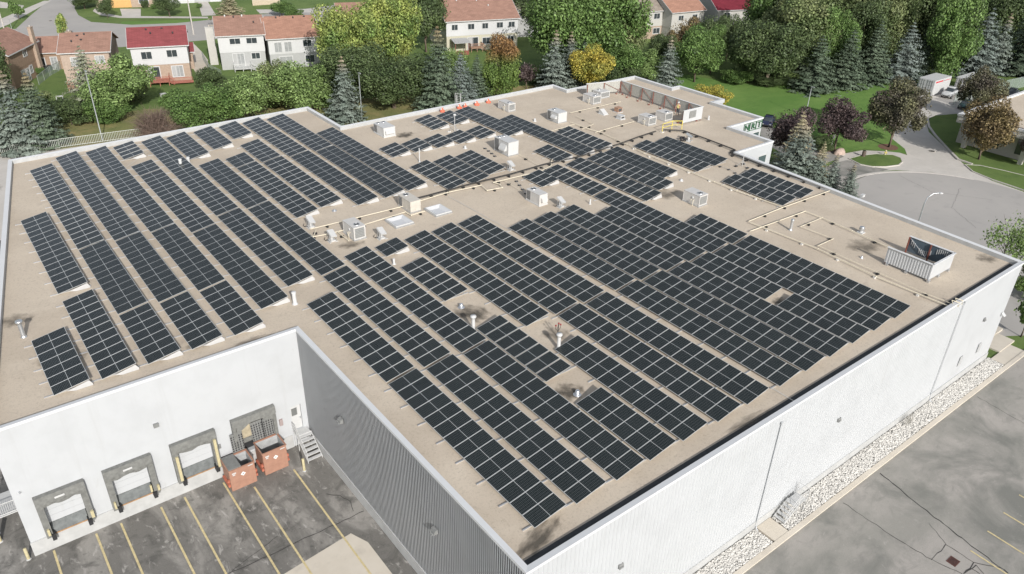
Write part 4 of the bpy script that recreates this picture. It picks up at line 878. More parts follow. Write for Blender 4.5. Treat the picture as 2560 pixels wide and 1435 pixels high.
# long equipment screen: corrugated panels on a red steel frame, open backed
def screen(name_label, P, z0, z1, corr, inner_dark, closed_ends=()):
    T = thing('equipment_screen', name_label, 'screen', (0,0,0))
    for k in range(len(P)-1):
        a = Vector((*P[k],0)); c = Vector((*P[k+1],0)); d = (c-a); L_ = d.length; d.normalize(); nrm = Vector((d.y,-d.x,0))
        mb = MB(); vs = []; fs = []; t = 0; pts = []
        if corr[k]:
            while t < L_:
                for dt,o in ((0,0),(.12,0),(.15,.05),(.25,.05),(.28,0)): pts.append((min(t+dt,L_),o))
                t += .30
        pts.append((0 if not pts else L_,0)); 
        if not corr[k]: pts = [(0,0),(L_,0)]
        for t_,o in pts: q = a+d*t_+nrm*o; vs += [(q.x,q.y,RZ+z0),(q.x,q.y,RZ+z1)]
        for i in range(len(pts)-1):
            if pts[i+1][0]-pts[i][0] > 1e-4: fs.append((2*i,2*i+2,2*i+3,2*i+1))
        mb.add(vs, fs); mb.build('screen_panel', M_wall, T)
        if inner_dark:   # inner face lining sheet, set just inside
            mb = MB(); q0 = a-nrm*.03; q1 = c-nrm*.03; mb.add([(q0.x,q0.y,RZ+z0+.02),(q1.x,q1.y,RZ+z0+.02),(q1.x,q1.y,RZ+z1-.02),(q0.x,q0.y,RZ+z1-.02)], [(3,2,1,0)]); mb.build('lining', inner_dark, T)
        mb = MB(); M = Matrix.Translation((a.x,a.y,RZ)) @ Matrix.Rotation(math.atan2(d.y,d.x),4,'Z'); mb.box(-.04,-.08,z1,L_+.04,.09,z1+.05,0,M); mb.build('top_trim', M_cap, T)
        npost = max(2, int(L_/1.9)+1)
        for i in range(npost):
            t_ = .1+i*(L_-.2)/(npost-1); q = a+d*t_-nrm*.14; mb = MB(); mb.box(q.x-.04,q.y-.04,RZ,q.x+.04,q.y+.04,RZ+z1-.05); mb.tube([(q.x,q.y,RZ+.8),(q.x-nrm.x*.7,q.y-nrm.y*.7,RZ+.12)],.03,4); mb.box(q.x-nrm.x*.7-.1,q.y-nrm.y*.7-.1,RZ,q.x-nrm.x*.7+.1,q.y-nrm.y*.7+.1,RZ+.12); mb.build('post', M_redsteel, T)
        mb = MB()
        for i in range(0,npost-1,2):
            t_ = .1+i*(L_-.2)/(npost-1); u_ = .1+(i+1)*(L_-.2)/(npost-1); q = a+d*t_-nrm*.10; v_ = a+d*u_-nrm*.10
            mb.tube([(q.x,q.y,RZ+z0+.1),(v_.x,v_.y,RZ+z1-.1)],.03,4)
        mb.build('brace', M_redsteel, T)
    return T
M_inner_scr = mat('screen_inside',(0.36,0.36,0.33),0.7,var=0.2,scale=6)
screen('long L shaped corrugated screen around the back air units, open side towards the boxes',[(79.2,61.4),(79.2,76.2),(73.9,77.6)],.25,1.75,[True,False],M_inner_scr)
T = screen('flat white end screen panel with a grey louvre, right of the yellow rail',[(75.6,61.45),(79.15,61.35)],.22,1.8,[False],M_inner_scr)
b = MB(); b.box(76.7,61.34,RZ+.7,77.9,61.37,RZ+1.6); b.build('louvre', MATS['lamp_grey'], T)
# box screen on the right
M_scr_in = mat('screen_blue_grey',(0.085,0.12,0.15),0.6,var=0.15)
def side(P0, P1, z0, z1, corr, lining, T, slots=False):
    a = Vector((*P0,0)); c = Vector((*P1,0)); d = c-a; L_ = d.length; d.normalize(); nrm = Vector((d.y,-d.x,0)); mb = MB(); vs = []; fs = []; pts = []; t = 0
    if corr:
        while t < L_-.01:
            for dt,o in ((0,0),(.09,0),(.11,.022),(.20,.022)): pts.append((min(t+dt,L_),o))
            t += .23
        pts.append((L_,0))
    else: pts = [(0,0),(L_,0)]
    for t_,o in pts: q = a+d*t_+nrm*o; vs += [(q.x,q.y,RZ+z0),(q.x,q.y,RZ+z1)]
    for i in range(len(pts)-1):
        if pts[i+1][0]-pts[i][0] > 1e-4: fs.append((2*i,2*i+2,2*i+3,2*i+1))
    mb.add(vs, fs); mb.build('screen_panel', M_wall, T)
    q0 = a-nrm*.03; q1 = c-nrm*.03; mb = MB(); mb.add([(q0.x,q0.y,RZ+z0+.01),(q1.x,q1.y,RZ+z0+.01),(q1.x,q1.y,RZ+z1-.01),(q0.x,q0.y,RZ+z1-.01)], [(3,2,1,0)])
    if slots:
        k = .25
        while k < L_-.2:
            if int(k/.16)%9 > 1:
                q = a+d*k-nrm*.045; hh = z0+.15+(.75*(.5+.5*math.sin(k*1.9))); mb.box(q.x-.03,q.y-.03,RZ+hh,q.x+.03,q.y+.03,RZ+min(z1-.1,hh+.45),1)
            k += .16
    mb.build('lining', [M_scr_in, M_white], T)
    M = Matrix.Translation((a.x,a.y,RZ)) @ Matrix.Rotation(math.atan2(d.y,d.x),4,'Z'); mb = MB(); mb.box(-.03,-.10,z1,L_+.03,.09,z1+.05,0,M); mb.build('top_trim', M_cap, T)
T = thing('box_screen','white corrugated box screen open on one side near the right end of the roof','screen',(0,0,0))
bx0, by0, bx1, by1 = 61.3, 22.3, 64.9, 26.2
side((bx0,by1),(bx0,by0),.22,1.6,True,True,T); side((bx0,by0),(bx1,by0),.22,1.6,False,True,T); side((bx1,by0),(bx1,by1),.22,1.6,True,True,T,True)
for (x,y) in ((bx0+.12,by0+.12),(bx0+.12,by1-.1),(bx1-.12,by0+.12),(bx1-.12,by1-.05),(bx1-.12,(by0+by1)/2),(bx0+.12,(by0+by1)/2)):
    b = MB(); b.box(x-.05,y-.05,RZ,x+.05,y+.05,RZ+1.58); b.build('post', M_redsteel, T)
b = MB(); b.tube([(bx1-.15,by1-.2,RZ+1.5),(bx1-.15,(by0+by1)/2+.1,RZ+.3)],.03,5); b.build('brace', M_galv, T)
for (x,y) in ((bx0,by0),(bx0,by1-.3),(bx1-.3,by0),(62.9,by0),(bx0,24.2)):
    b = MB(); b.box(x-.15,y-.1,RZ,x+.15,y+.1,RZ+.2); b.build('foot', M_galv, T)
# pipes over the front coping
b = MB(); P = [at(2384,770,RZ+.2), at(2394,765,RZ+.2)]
for q in P: b.tube([q,Vector((q.x+.4,19.35,GZ+.15)),Vector((q.x+.5,18.80,GZ+.15)),Vector((q.x+.5,18.80,GZ-.2))],.045,6)
tag(b.build('pipe_end_bends', M_pipe, None), 'pair of cream pipe ends bending over the front coping', 'pipe')
# flood lights on the right coping
p = at(2155,493,GZ); T = thing('flood_light','small flood light clamped on the right coping beyond the crossing pipe','flood light',(p.x,p.y,GZ)); b = MB(); b.box(-.2,-.15,.05,.25,.15,.3); b.build('lamp_body', M_white, T); b = MB(); b.tube([(-.6,-.1,-.2),(-.3,0,.0),(0,0,.08)],.04,6); b.build('arm', M_galv, T)
# ladder cage beyond the back parapet
T = thing('roof_ladder','white caged access ladder rising over the back parapet before the blue spruce','ladder',(56.6,83.45,0))
b = MB()
for x in (-.3,.3): b.tube([(x,.15,0),(x,.15,GZ+1.1)],.03,6)
b.build('rail', M_white, T); b = MB(); z = .4
while z < GZ+1: b.tube([(-.3,.15,z),(.3,.15,z)],.015,4); z += .3
b.build('rungs', M_white, T)
b = MB()
for q in range(5): b.tube([(-.4+.2*q,.15+.75*math.sin(math.pi*(q+.01)/4),3),(-.4+.2*q,.15+.75*math.sin(math.pi*(q+.01)/4),GZ+1.2)],.015,4)
for z in (3,5,7,9,11.2): b.tube([(-.4+.1*q,.15+.75*math.sin(math.pi*q/8),z) for q in range(9)],.02,4)
b.build('cage', M_white, T)

# ------------------------------------------------------------------ worker: one skinned body, clothing as children
def skin_body(name, joints, edges, radii, m, parent=None):
    me = bpy.data.meshes.new(name); me.from_pydata(joints, edges, []); o = bpy.data.objects.new(name, me); C.objects.link(o); o.data.materials.append(m)
    sk = o.modifiers.new('skin','SKIN'); sk.use_smooth_shade = True
    for i, r in enumerate(radii): me.skin_vertices[0].data[i].radius = (r, r)
    me.skin_vertices[0].data[0].use_root = True
    su = o.modifiers.new('sub','SUBSURF'); su.levels = 1; su.render_levels = 1
    bpy.context.view_layer.update(); dg = bpy.context.evaluated_depsgraph_get(); em = bpy.data.meshes.new_from_object(o.evaluated_get(dg)); o.modifiers.clear(); o.data = em
    em.materials.clear(); em.materials.append(m)
    for p_ in em.polygons: p_.use_smooth = True
    if parent: o.parent = parent
    return o
J = [(0,0,.95),(0,-.03,1.15),(0,-.10,1.38),(0,-.14,1.50),(0,-.17,1.60),(0,-.17,1.72),
     (.19,-.09,1.38),(.27,-.22,1.14),(.20,-.42,1.02),(.17,-.50,1.0),(-.19,-.09,1.38),(-.30,-.18,1.16),(-.22,-.38,1.0),(-.19,-.46,.97),
     (.10,0,.90),(.12,-.08,.50),(.12,.02,.10),(.13,-.14,.04),(-.10,0,.90),(-.12,.04,.50),(-.13,.14,.10),(-.14,-.02,.04)]
E_ = [(0,1),(1,2),(2,3),(3,4),(4,5),(2,6),(6,7),(7,8),(8,9),(2,10),(10,11),(11,12),(12,13),(0,14),(14,15),(15,16),(16,17),(0,18),(18,19),(19,20),(20,21)]
Rr = [.14,.13,.14,.055,.085,.08,.065,.045,.035,.03,.065,.045,.035,.03,.09,.065,.045,.04,.09,.065,.045,.04]
M_skin = mat('skin',(0.50,0.32,0.23),0.6)
p = Vector((78.25,64.6,RZ))
W1 = skin_body('person', J, E_, Rr, M_skin); W1.location = p; W1.rotation_euler.z = rad(-65)
tag(W1, 'worker in a red and pale vest leaning over a unit inside the long screen', 'person')
skin_body('trousers', [J[0],J[14],J[15],J[16],J[18],J[19],J[20]], [(0,1),(1,2),(2,3),(0,4),(4,5),(5,6)], [.155,.105,.08,.062,.105,.08,.062], mat('trousers_dark',(0.04,0.045,0.06),0.8), W1)
skin_body('vest', [J[0],J[1],J[2],J[6],J[10]], [(0,1),(1,2),(2,3),(2,4)], [.15,.15,.155,.08,.08], mat('vest_red',(0.62,0.10,0.09),0.7), W1)
b = MB(); b.box(-.10,-.26,1.0,-.04,-.17,1.42); b.box(.04,-.26,1.0,.10,-.17,1.42); b.box(-.16,-.23,1.1,.16,-.16,1.16); b.build('vest_stripe', mat('stripe_lime',(0.75,0.72,0.30),0.5), W1)
b = MB(); b.lathe([(.14,1.72),(.115,1.74),(.11,1.80),(.06,1.85),(.001,1.86)],0,-.17,14); b.build('hard_hat', M_white, W1)
b = MB(); b.box(-.035,-.262,1.685,-.015,-.25,1.70); b.box(.015,-.262,1.685,.035,-.25,1.70); b.build('eyes', M_fan, W1); b = MB(); b.extr([(-.285,1.64),(-.25,1.64),(-.25,1.68)],-.012,.012); b.box(-.03,-.256,1.605,.03,-.25,1.615); b.build('nose', M_skin, W1)
for s_ in (-1,1):
    hx, hy, hz = (J[9] if s_ > 0 else J[13])
    for f in range(4): skin_body('finger', [(hx+s_*(.03-.018*f),hy,hz),(hx+s_*(.03-.018*f),hy-.05-.005*(f in (1,2)),hz-.01),(hx+s_*(.03-.018*f),hy-.075-.008*(f in (1,2)),hz-.035)], [(0,1),(1,2)], [.009,.0085,.007], M_skin, W1)
    skin_body('thumb', [(hx-s_*.025,hy+.01,hz),(hx-s_*.05,hy-.02,hz-.01),(hx-s_*.05,hy-.045,hz-.02)], [(0,1),(1,2)], [.011,.010,.008], M_skin, W1)

# ------------------------------------------------------------------ dock yard things
def dumpster(x, y, w_, d_, h, label, closed):
    T = thing('dumpster', label, 'dumpster', (x,y,.02), 0, 'orange metal dumpsters at the docks'); t = .05
    b = MB()
    b.box(0,0,0,w_,t,h*.34); b.box(0,-.03,h*.34,w_,-.03+t,h); b.box(0,d_-t,0,w_,d_,h); b.box(0,t,0,t,d_-t,h); b.box(w_-t,t,0,w_,d_-t,h); b.box(t,t,.02,w_-t,d_-t,.06,1)
    b.add([(0,0,h*.34-.01),(w_,0,h*.34-.01),(w_,-.03,h*.34+.001),(0,-.03,h*.34+.001)],[(0,1,2,3)])
    b.box(t+.001,t+.001,.3,t+.02,d_-t-.001,h-.03,1); b.box(w_-t-.02,t+.001,.3,w_-t-.001,d_-t-.001,h-.03,1); b.box(t+.02,d_-t-.02,.3,w_-t-.02,d_-t-.001,h-.03,1)
    b.build('body', [M_orange, mat('bin_inside',(0.36,0.37,0.37),0.6,var=0.2)], T)
    b = MB()
    for a in ((-.05,-.08,w_+.05,0.02),(-.05,d_-.02,w_+.05,d_+.05),(-.05,.02,.02,d_-.02),(w_-.02,.02,w_+.05,d_-.02)): b.box(a[0],a[1],h,a[2],a[3],h+.05)
    b.build('rim', M_orange, T)
    for xx in (-.16, w_+.002):
        b = MB(); b.box(xx,.12,.35,xx+.158,d_-.15,.55); b.box(xx,.12,.75,xx+.158,.3,.95); b.build('fork_pocket', mat('orange_rust',(0.40,0.13,0.08),0.8,var=0.35,scale=6), T)
    b = MB(); M = Matrix.Translation((w_*.52,-.032,h*.66)) @ Matrix.Rotation(rad(45),4,'Y'); b.box(-.13,-.004,-.13,.13,.0,.13,0,M); dm = b.build('diamond_label', mat('label_white',(0.75,0.75,0.74),0.5), T)
    b = MB(); b.box(w_*.52-.05,-.040,h*.66-.06,w_*.52+.05,-.0365,h*.66+.05); b.build('label_mark', M_curtain, dm)
    b = MB(); b.box(w_*.10,-.036,h*.80,w_*.26,-.031,h*.86); b.box(w_*.12,-.036,h*.73,w_*.22,-.031,h*.78); b.box(w_*.74,-.036,h*.90,w_*.94,-.031,h*.94); b.build('decal', M_white, T)
    lw = w_/2-.03
    for k in range(2):
        up_ = not (closed and k == 0)
        b = MB(); Ld = d_+.05
        b.box(0,0,0,lw,Ld,.04)
        for i in range(5):
            xx = .06+i*(lw-.12)/4-.03; b.box(xx,.06,.041,xx+.05,Ld-.06,.075)
        if up_:
            for i in range(5):
                for j in range(7):
                    xx = .06+i*(lw-.12)/4-.04; b.box(xx,.1+j*(Ld-.2)/7,.076,xx+.09,.1+j*(Ld-.2)/7+.12,.082,1)
        o = b.build('lid', [mat('lid_plastic',(0.19,0.195,0.19),0.55,var=0.15), M_fan], T)
        if up_: o.location = (.02+k*(lw+.04), d_+.12, h+.05); o.rotation_euler = (rad(82+4*k),0,rad(0))
        else: o.location = (.02+k*(lw+.04), d_+.04, h+.06); o.rotation_euler = (rad(180),0,0); o.rotation_euler = (0,0,rad(180)); o.location = (.02+k*(lw+.04)+lw, d_+.04, h+.055)
    return T
dumpster(9.66,43.05,1.8,1.5,1.85,'left orange dumpster with one dark ribbed lid closed and a white diamond label',True)
dumpster(12.15,43.2,1.75,1.5,2.0,'right orange dumpster standing open with both lids thrown back',False)
def stair(T, steps, w_, run, rise_, z_top, land, rail_sides, closed=True):
    """steps climb along +y from the origin; platform of depth land behind them"""
    for k in range(steps):
        z = (k+1)*rise_; b = MB(); b.box(0,k*run,z-.04,w_,k*run+run+.0,z); b.build('tread', M_white, T)
    y1 = steps*run; b = MB(); b.box(0,y1,z_top-.05,w_,y1+land,z_top); b.build('platform', mat('platform_grey',(0.50,0.505,0.50),0.7,var=0.1,scale=8), T)
    b = MB()
    for x in (-.04, w_): b.add([(x,0,0),(x+.04,0,0),(x+.04,y1,z_top-.02),(x,y1,z_top-.02),(x,0,.18),(x+.04,0,.18),(x+.04,y1,z_top+.04),(x,y1,z_top+.04)],[(0,1,5,4),(1,2,6,5),(2,3,7,6),(3,0,4,7),(4,5,6,7),(3,2,1,0)])
    for x in (.02,w_-.06): b.box(x,y1+land-.08,0,x+.05,y1+land-.03,z_top-.05); b.box(x,y1+.02,0,x+.05,y1+.07,z_top-.05)
    b.build('stringer', M_white, T)
    for x in rail_sides:
        b = MB(); b.tube([(x,.02,.1),(x,.02,1.0),(x,y1,z_top+.95),(x,y1+land,z_top+.95),(x,y1+land,z_top)],.022,6); b.tube([(x,.02,.55),(x,y1,z_top+.5),(x,y1+land,z_top+.5)],.018,6); b.tube([(x,y1,z_top),(x,y1,z_top+.95)],.022,6)
        yy = .15
        while yy < y1+land-.05:
            zb = z_top if yy > y1 else .1+yy/y1*(z_top-.1); b.tube([(x,yy,zb),(x,yy,zb+.88)],.009,4); yy += .13
        b.build('handrail', M_white, T)
T = thing('dock_stair','white steel stair up to the corner door, one picket handrail on its left','stair',(15.18,42.55,.02)); stair(T,6,1.08,.28,.225,1.40,.7,(-.02,))
T = thing('side_stair','white steel stair with open risers against the side wall above the stones','stair',(38.55,18.70,.10),rad(-90)); stair(T,5,.82,.27,.20,1.02,1.0,(.84,))
b = MB(); b.tube([(0,0,0),(0,0,.95)],.02,6); b.tube([(0,0,.95),(0,-.8,.95)],.02,6); b.tube([(0,0,.5),(0,-.8,.5)],.015,6); b.tube([(0,-.8,0),(0,-.8,.95)],.02,6); o = b.build('handrail', M_white, T); o.rotation_euler.z = rad(90); o.location = (0,2.35,1.02)
def bollard(x, y, h, r, label):
    b = MB(); b.lathe([(r,0),(r,h-.03),(r*.8,h),(.001,h+.01)],0,0,12); o = b.build('bollard', M_bollard, None, (x,y,.01)); tag(o, label, 'bollard', 'faded yellow steel bollards'); c_ = MB(); c_.lathe([(r*1.6,0),(r*1.55,.03),(r+.002,.05)],0,0,12); c_.build('collar', M_found, o)
bollard(14.6,42.05,1.15,.10,'bollard at the foot of the corner stair'); bollard(-2.75,44.9,.95,.10,'bollard at the left corner of the dock wall'); bollard(-3.95,47.55,1.15,.12,'bollard at the left picture edge below the side platform')
T = thing('side_platform','white picket railed landing on the left side of the warehouse','platform',(-3.9,48.3,0)); b = MB(); b.box(0,0,1.2,1.7,2.4,1.26); b.build('platform', MATS['platform_grey'], T)
b = MB()
for (x,y) in ((.05,.05),(.05,2.3),(1.6,.05)): b.tube([(x,y,0),(x,y,2.2)],.045,6)
b.build('leg', M_white, T)
b = MB(); b.tube([(.05,2.3,2.2),(.05,.05,2.2),(1.65,.05,2.2)],.03,6); b.tube([(.05,2.3,1.35),(.05,.05,1.35),(1.65,.05,1.35)],.03,6); k = .15
while k < 1.6: b.tube([(k,.05,1.35),(k,.05,2.2)],.014,4); k += .12
k = .2
while k < 2.2: b.tube([(.05,k,1.35),(.05,k,2.2)],.014,4); k += .12
b.build('railing', M_white, T)
b = MB()
for k in range(3):
    x = -.2+k*.35; b.tube([(x,0,0),(x+.1,0,.5),(x+.02,.1,.9)],.025,5)
rnd = random.Random(11)
for k in range(60): a = rnd.uniform(0,6.28); z = rnd.uniform(.2,1.2); q = Vector((rnd.uniform(-.5,.3),rnd.uniform(-.3,.3),z*.5)); b.tube([q,q+Vector((math.cos(a)*.3,math.sin(a)*.2,.3))],.006,3)
tag(b.build('bare_twig_shrub', mat('twig_grey',(0.30,0.29,0.26),0.9), None, (55.9,18.35,.05)), 'thin bare grey shrub growing out of the white stones by the side wall', 'shrub')
b = MB()
for x in (0,.9,1.5): b.tube([(x,0,0),(x+.05,0,.95)],.02,5)
tag(b.build('iron_stakes', mat('stake_grey',(0.16,0.16,0.15),0.7), None, (56.4,17.7,.05)), 'three thin grey stakes in the white stones beside the bare shrub', 'stakes')
# ------------------------------------------------------------------ vegetation
import numpy as np
def leaf_mat(name, col, col2=None, lo=0.0, hi=1.0, trans=0.25, tip=None):
    """foliage: tone varies leaf by leaf (attribute) and between two natural colours by slow noise; optional tip colour by height"""
    m, t, b = node_mat(name); N = t.nodes; L = t.links
    at_ = N.new('ShaderNodeAttribute'); at_.attribute_name = 'tone'
    tc = N.new('ShaderNodeTexCoord'); no = N.new('ShaderNodeTexNoise'); no.inputs['Scale'].default_value = 3.2; no.inputs['Detail'].default_value = 3
    L.new(tc.outputs['Object'], no.inputs['Vector'])
    mr = N.new('ShaderNodeMapRange'); mr.inputs[1].default_value = 0.38; mr.inputs[2].default_value = 0.62; L.new(no.outputs['Fac'], mr.inputs[0])
    mx = N.new('ShaderNodeMix'); mx.data_type = 'RGBA'; L.new(mr.outputs[0], mx.inputs[0]); mx.inputs[6].default_value = (*col,1); mx.inputs[7].default_value = (*(col2 or [c*0.75 for c in col]),1)
    cur = mx.outputs[2]
    if tip:
        sp = N.new('ShaderNodeSeparateXYZ'); L.new(tc.outputs['Object'], sp.inputs[0]); m2 = N.new('ShaderNodeMapRange'); m2.inputs[1].default_value = tip[1]; m2.inputs[2].default_value = tip[2]; m2.inputs[4].default_value = 0.85
        L.new(sp.outputs[2], m2.inputs[0]); mt = N.new('ShaderNodeMix'); mt.data_type = 'RGBA'; L.new(m2.outputs[0], mt.inputs[0]); L.new(cur, mt.inputs[6]); mt.inputs[7].default_value = (*tip[0],1); cur = mt.outputs[2]
    ml = N.new('ShaderNodeMix'); ml.data_type = 'RGBA'; ml.blend_type = 'MULTIPLY'; ml.inputs[0].default_value = 1.0; L.new(cur, ml.inputs[6])
    cb = N.new('ShaderNodeCombineColor'); [L.new(at_.outputs['Fac'], cb.inputs[i]) for i in range(3)]; L.new(cb.outputs[0], ml.inputs[7])
    L.new(ml.outputs[2], b.inputs['Base Color']); b.inputs['Roughness'].default_value = 0.55; b.inputs['Specular IOR Level'].default_value = 0.35
    tr = N.new('ShaderNodeBsdfTranslucent'); L.new(ml.outputs[2], tr.inputs[0]); ms = N.new('ShaderNodeMixShader'); ms.inputs[0].default_value = trans
    out = N['Material Output']; L.new(b.outputs[0], ms.inputs[1]); L.new(tr.outputs[0], ms.inputs[2]); L.new(ms.outputs[0], out.inputs[0]); return m
LM = {
 'green': leaf_mat('leaf_green',(0.170,0.265,0.080),(0.105,0.180,0.052)), 'dark': leaf_mat('leaf_dark',(0.120,0.165,0.066),(0.075,0.110,0.046)),
 'light': leaf_mat('leaf_light',(0.250,0.350,0.125),(0.165,0.245,0.082)), 'olive': leaf_mat('leaf_olive',(0.235,0.270,0.120),(0.130,0.180,0.070)),
 'yellowgreen': leaf_mat('leaf_yellowgreen',(0.37,0.42,0.12),(0.165,0.255,0.072)), 'yellow': leaf_mat('leaf_yellow',(0.52,0.43,0.085),(0.30,0.31,0.075)),
 'purple': leaf_mat('leaf_purple',(0.120,0.088,0.082),(0.070,0.050,0.052),trans=0.15), 'bronze': leaf_mat('leaf_bronze',(0.235,0.185,0.085),(0.150,0.110,0.060),trans=0.2),
 'purplegreen': leaf_mat('leaf_purplegreen',(0.150,0.150,0.080),(0.090,0.078,0.062),trans=0.2),
 'redgreen': leaf_mat('leaf_redgreen',(0.19,0.27,0.07),(0.14,0.22,0.06),tip=((0.30,0.15,0.07),0.60,0.8)),
 'blue': leaf_mat('needle_blue',(0.205,0.240,0.220),(0.135,0.168,0.145),trans=0.05), 'spruce': leaf_mat('needle_green',(0.115,0.150,0.100),(0.078,0.108,0.070),trans=0.05),
 'sprucetip': leaf_mat('needle_green_brown_tip',(0.115,0.150,0.100),(0.082,0.112,0.072),trans=0.05,tip=((0.28,0.22,0.13),0.76,0.94)),
 'bluetip': leaf_mat('needle_blue_brown_tip',(0.190,0.222,0.190),(0.125,0.155,0.128),trans=0.05,tip=((0.34,0.28,0.19),0.74,0.94)),
 'pale': leaf_mat('needle_pale',(0.30,0.31,0.225),(0.22,0.24,0.165),trans=0.05), 'tan': leaf_mat('needle_tan',(0.37,0.33,0.21),(0.26,0.24,0.15),trans=0.05)}
def leaves_mesh(name, pos, nrm, size, rng, aspect=0.75, tone=(0.40,1.55)):
    n = len(pos); r = rng.normal(size=(n,3)); a = np.cross(nrm, r); a /= np.linalg.norm(a,axis=1)[:,None]+1e-9; b = np.cross(nrm, a); b /= np.linalg.norm(b,axis=1)[:,None]+1e-9
    s = (size*rng.uniform(.6,1.35,size=n))[:,None]
    V = np.empty((n,4,3)); V[:,0] = pos-a*s*.5; V[:,1] = pos-b*s*.5*aspect; V[:,2] = pos+a*s*.5; V[:,3] = pos+b*s*.5*aspect
    me = bpy.data.meshes.new(name); me.vertices.add(4*n); me.vertices.foreach_set('co', V.reshape(-1)); me.loops.add(4*n); me.loops.foreach_set('vertex_index', np.arange(4*n,dtype=np.int32))
    me.polygons.add(n); me.polygons.foreach_set('loop_start', np.arange(0,4*n,4,dtype=np.int32)); me.polygons.foreach_set('loop_total', np.full(n,4,dtype=np.int32))
    at_ = me.attributes.new('tone','FLOAT','FACE'); at_.data.foreach_set('value', rng.uniform(tone[0],tone[1],size=n).astype(np.float32))
    me.update(calc_edges=True); me.materials.append(LM['green']); return me
def round_crown(seed, n, z0, nl=16, leaf=0.045, flat=1.0):
    rng = np.random.default_rng(seed); C0 = []; R0 = []
    zc = (1+z0)/2; hz = (1-z0)/2
    for _ in range(nl):
        d = rng.normal(size=3); d /= np.linalg.norm(d); k = rng.uniform(.35,.86)
        C0.append((d[0]*.5*k, d[1]*.5*k, zc+d[2]*hz*k*flat)); R0.append(rng.uniform(.07,.19))
    C0 = np.array(C0); R0 = np.array(R0); w_ = R0**2/np.sum(R0**2); idx = rng.choice(nl, n, p=w_)
    d = rng.normal(size=(n,3)); d /= np.linalg.norm(d,axis=1)[:,None]; rr = rng.uniform(.35,1,size=n)**.35; rr *= rng.uniform(.88,1.12,size=n)
    sc = np.array([1,1,1.0]); pos = C0[idx]+d*(R0[idx]*rr)[:,None]*sc
    m2 = rng.random(n) < .16     # stray filling leaves
    dd = rng.normal(size=(n,3)); dd /= np.linalg.norm(dd,axis=1)[:,None]; k = rng.uniform(.1,.9,size=n)[:,None]; fill = np.stack([dd[:,0]*.5*k[:,0],dd[:,1]*.5*k[:,0],zc+dd[:,2]*hz*k[:,0]],1); pos[m2] = fill[m2]
    nr = d*.8+rng.normal(size=(n,3))*.55+np.array([0,0,.35]); nr /= np.linalg.norm(nr,axis=1)[:,None]
    return leaves_mesh('crown', pos, nr, leaf, rng)
def spruce_crown(seed, levels=24, leaf=0.05, droop=.30, ragged=.10, openness=0.0):
    """tiers of flat boughs, each bough a tapering fan of needle sprays; new growth at bough ends is lighter"""
    rng = np.random.default_rng(seed); P = []; Nn = []; S_ = []; T_ = []
    for l in range(levels):
        t = l/(levels-1); z = .045+.935*t+rng.normal()*.004; R = .5*(1-t)**.80+.014; nb = int(9+8*(1-t))
        a0 = rng.uniform(0,6.28)
        for k in range(nb):
            if rng.random() < openness: continue
            a = a0+6.283*k/nb+rng.normal()*.12; L_ = R*rng.uniform(1-ragged*2,1+ragged); m = max(4,int(L_/.5*15))
            sag = droop*rng.uniform(.8,1.25); br = rng.uniform(.8,1.2)
            for j in range(m):
                s_ = (j+.7)/m; x = L_*s_; zz = z-sag*L_*s_+.16*L_*s_**3
                wd = (.13*(L_/.5)**.7)*(1-s_)**.6*(.35+s_)+.012
                for q in range(6):
                    lat = rng.uniform(-1,1)*wd
                    P.append((math.cos(a)*x-math.sin(a)*lat, math.sin(a)*x+math.cos(a)*lat, zz-abs(lat)*.45+rng.normal()*.003))
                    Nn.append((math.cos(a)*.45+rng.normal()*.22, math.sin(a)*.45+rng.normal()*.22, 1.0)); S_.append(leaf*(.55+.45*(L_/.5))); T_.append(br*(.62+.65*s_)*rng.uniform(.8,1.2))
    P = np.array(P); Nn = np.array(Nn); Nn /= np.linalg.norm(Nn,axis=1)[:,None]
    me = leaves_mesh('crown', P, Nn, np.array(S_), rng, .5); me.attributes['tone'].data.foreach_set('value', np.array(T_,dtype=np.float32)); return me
def trunk_mesh(seed, top=.55, r=.022, limbs=6):
    rnd = random.Random(seed); b = MB(); b.tube([(0,0,-.01),(rnd.uniform(-.01,.01),0,top*.4),(rnd.uniform(-.02,.02),rnd.uniform(-.02,.02),top*.75),(0,0,top+.2)],[r*1.25,r,r*.75,r*.25],7)
    for k in range(limbs):
        a = k*2.4+rnd.uniform(-.4,.4); z = top*rnd.uniform(.4,.95); L_ = rnd.uniform(.25,.4); b.tube([(0,0,z),(math.cos(a)*L_*.5,math.sin(a)*L_*.5,z+L_*.35),(math.cos(a)*L_,math.sin(a)*L_,z+L_*.8)],[r*.5,r*.3,r*.1],5)
    o = b.build('trunk', M_bark); me = o.data; bpy.data.objects.remove(o); return me
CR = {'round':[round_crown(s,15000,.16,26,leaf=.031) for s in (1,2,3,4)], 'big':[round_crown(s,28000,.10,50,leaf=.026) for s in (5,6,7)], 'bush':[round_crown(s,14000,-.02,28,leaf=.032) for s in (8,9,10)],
      'tall':[round_crown(s,20000,.06,38,leaf=.027) for s in (11,12)], 'spruce':[spruce_crown(s) for s in (21,22,23)], 'spruceb':[spruce_crown(s,20,.055,.36,.16,.10) for s in (24,25)], 'airy':[round_crown(31,2600,.10,12,leaf=.034)], 'small':[round_crown(s,4200,.2,12,leaf=.06) for s in (41,42)]}
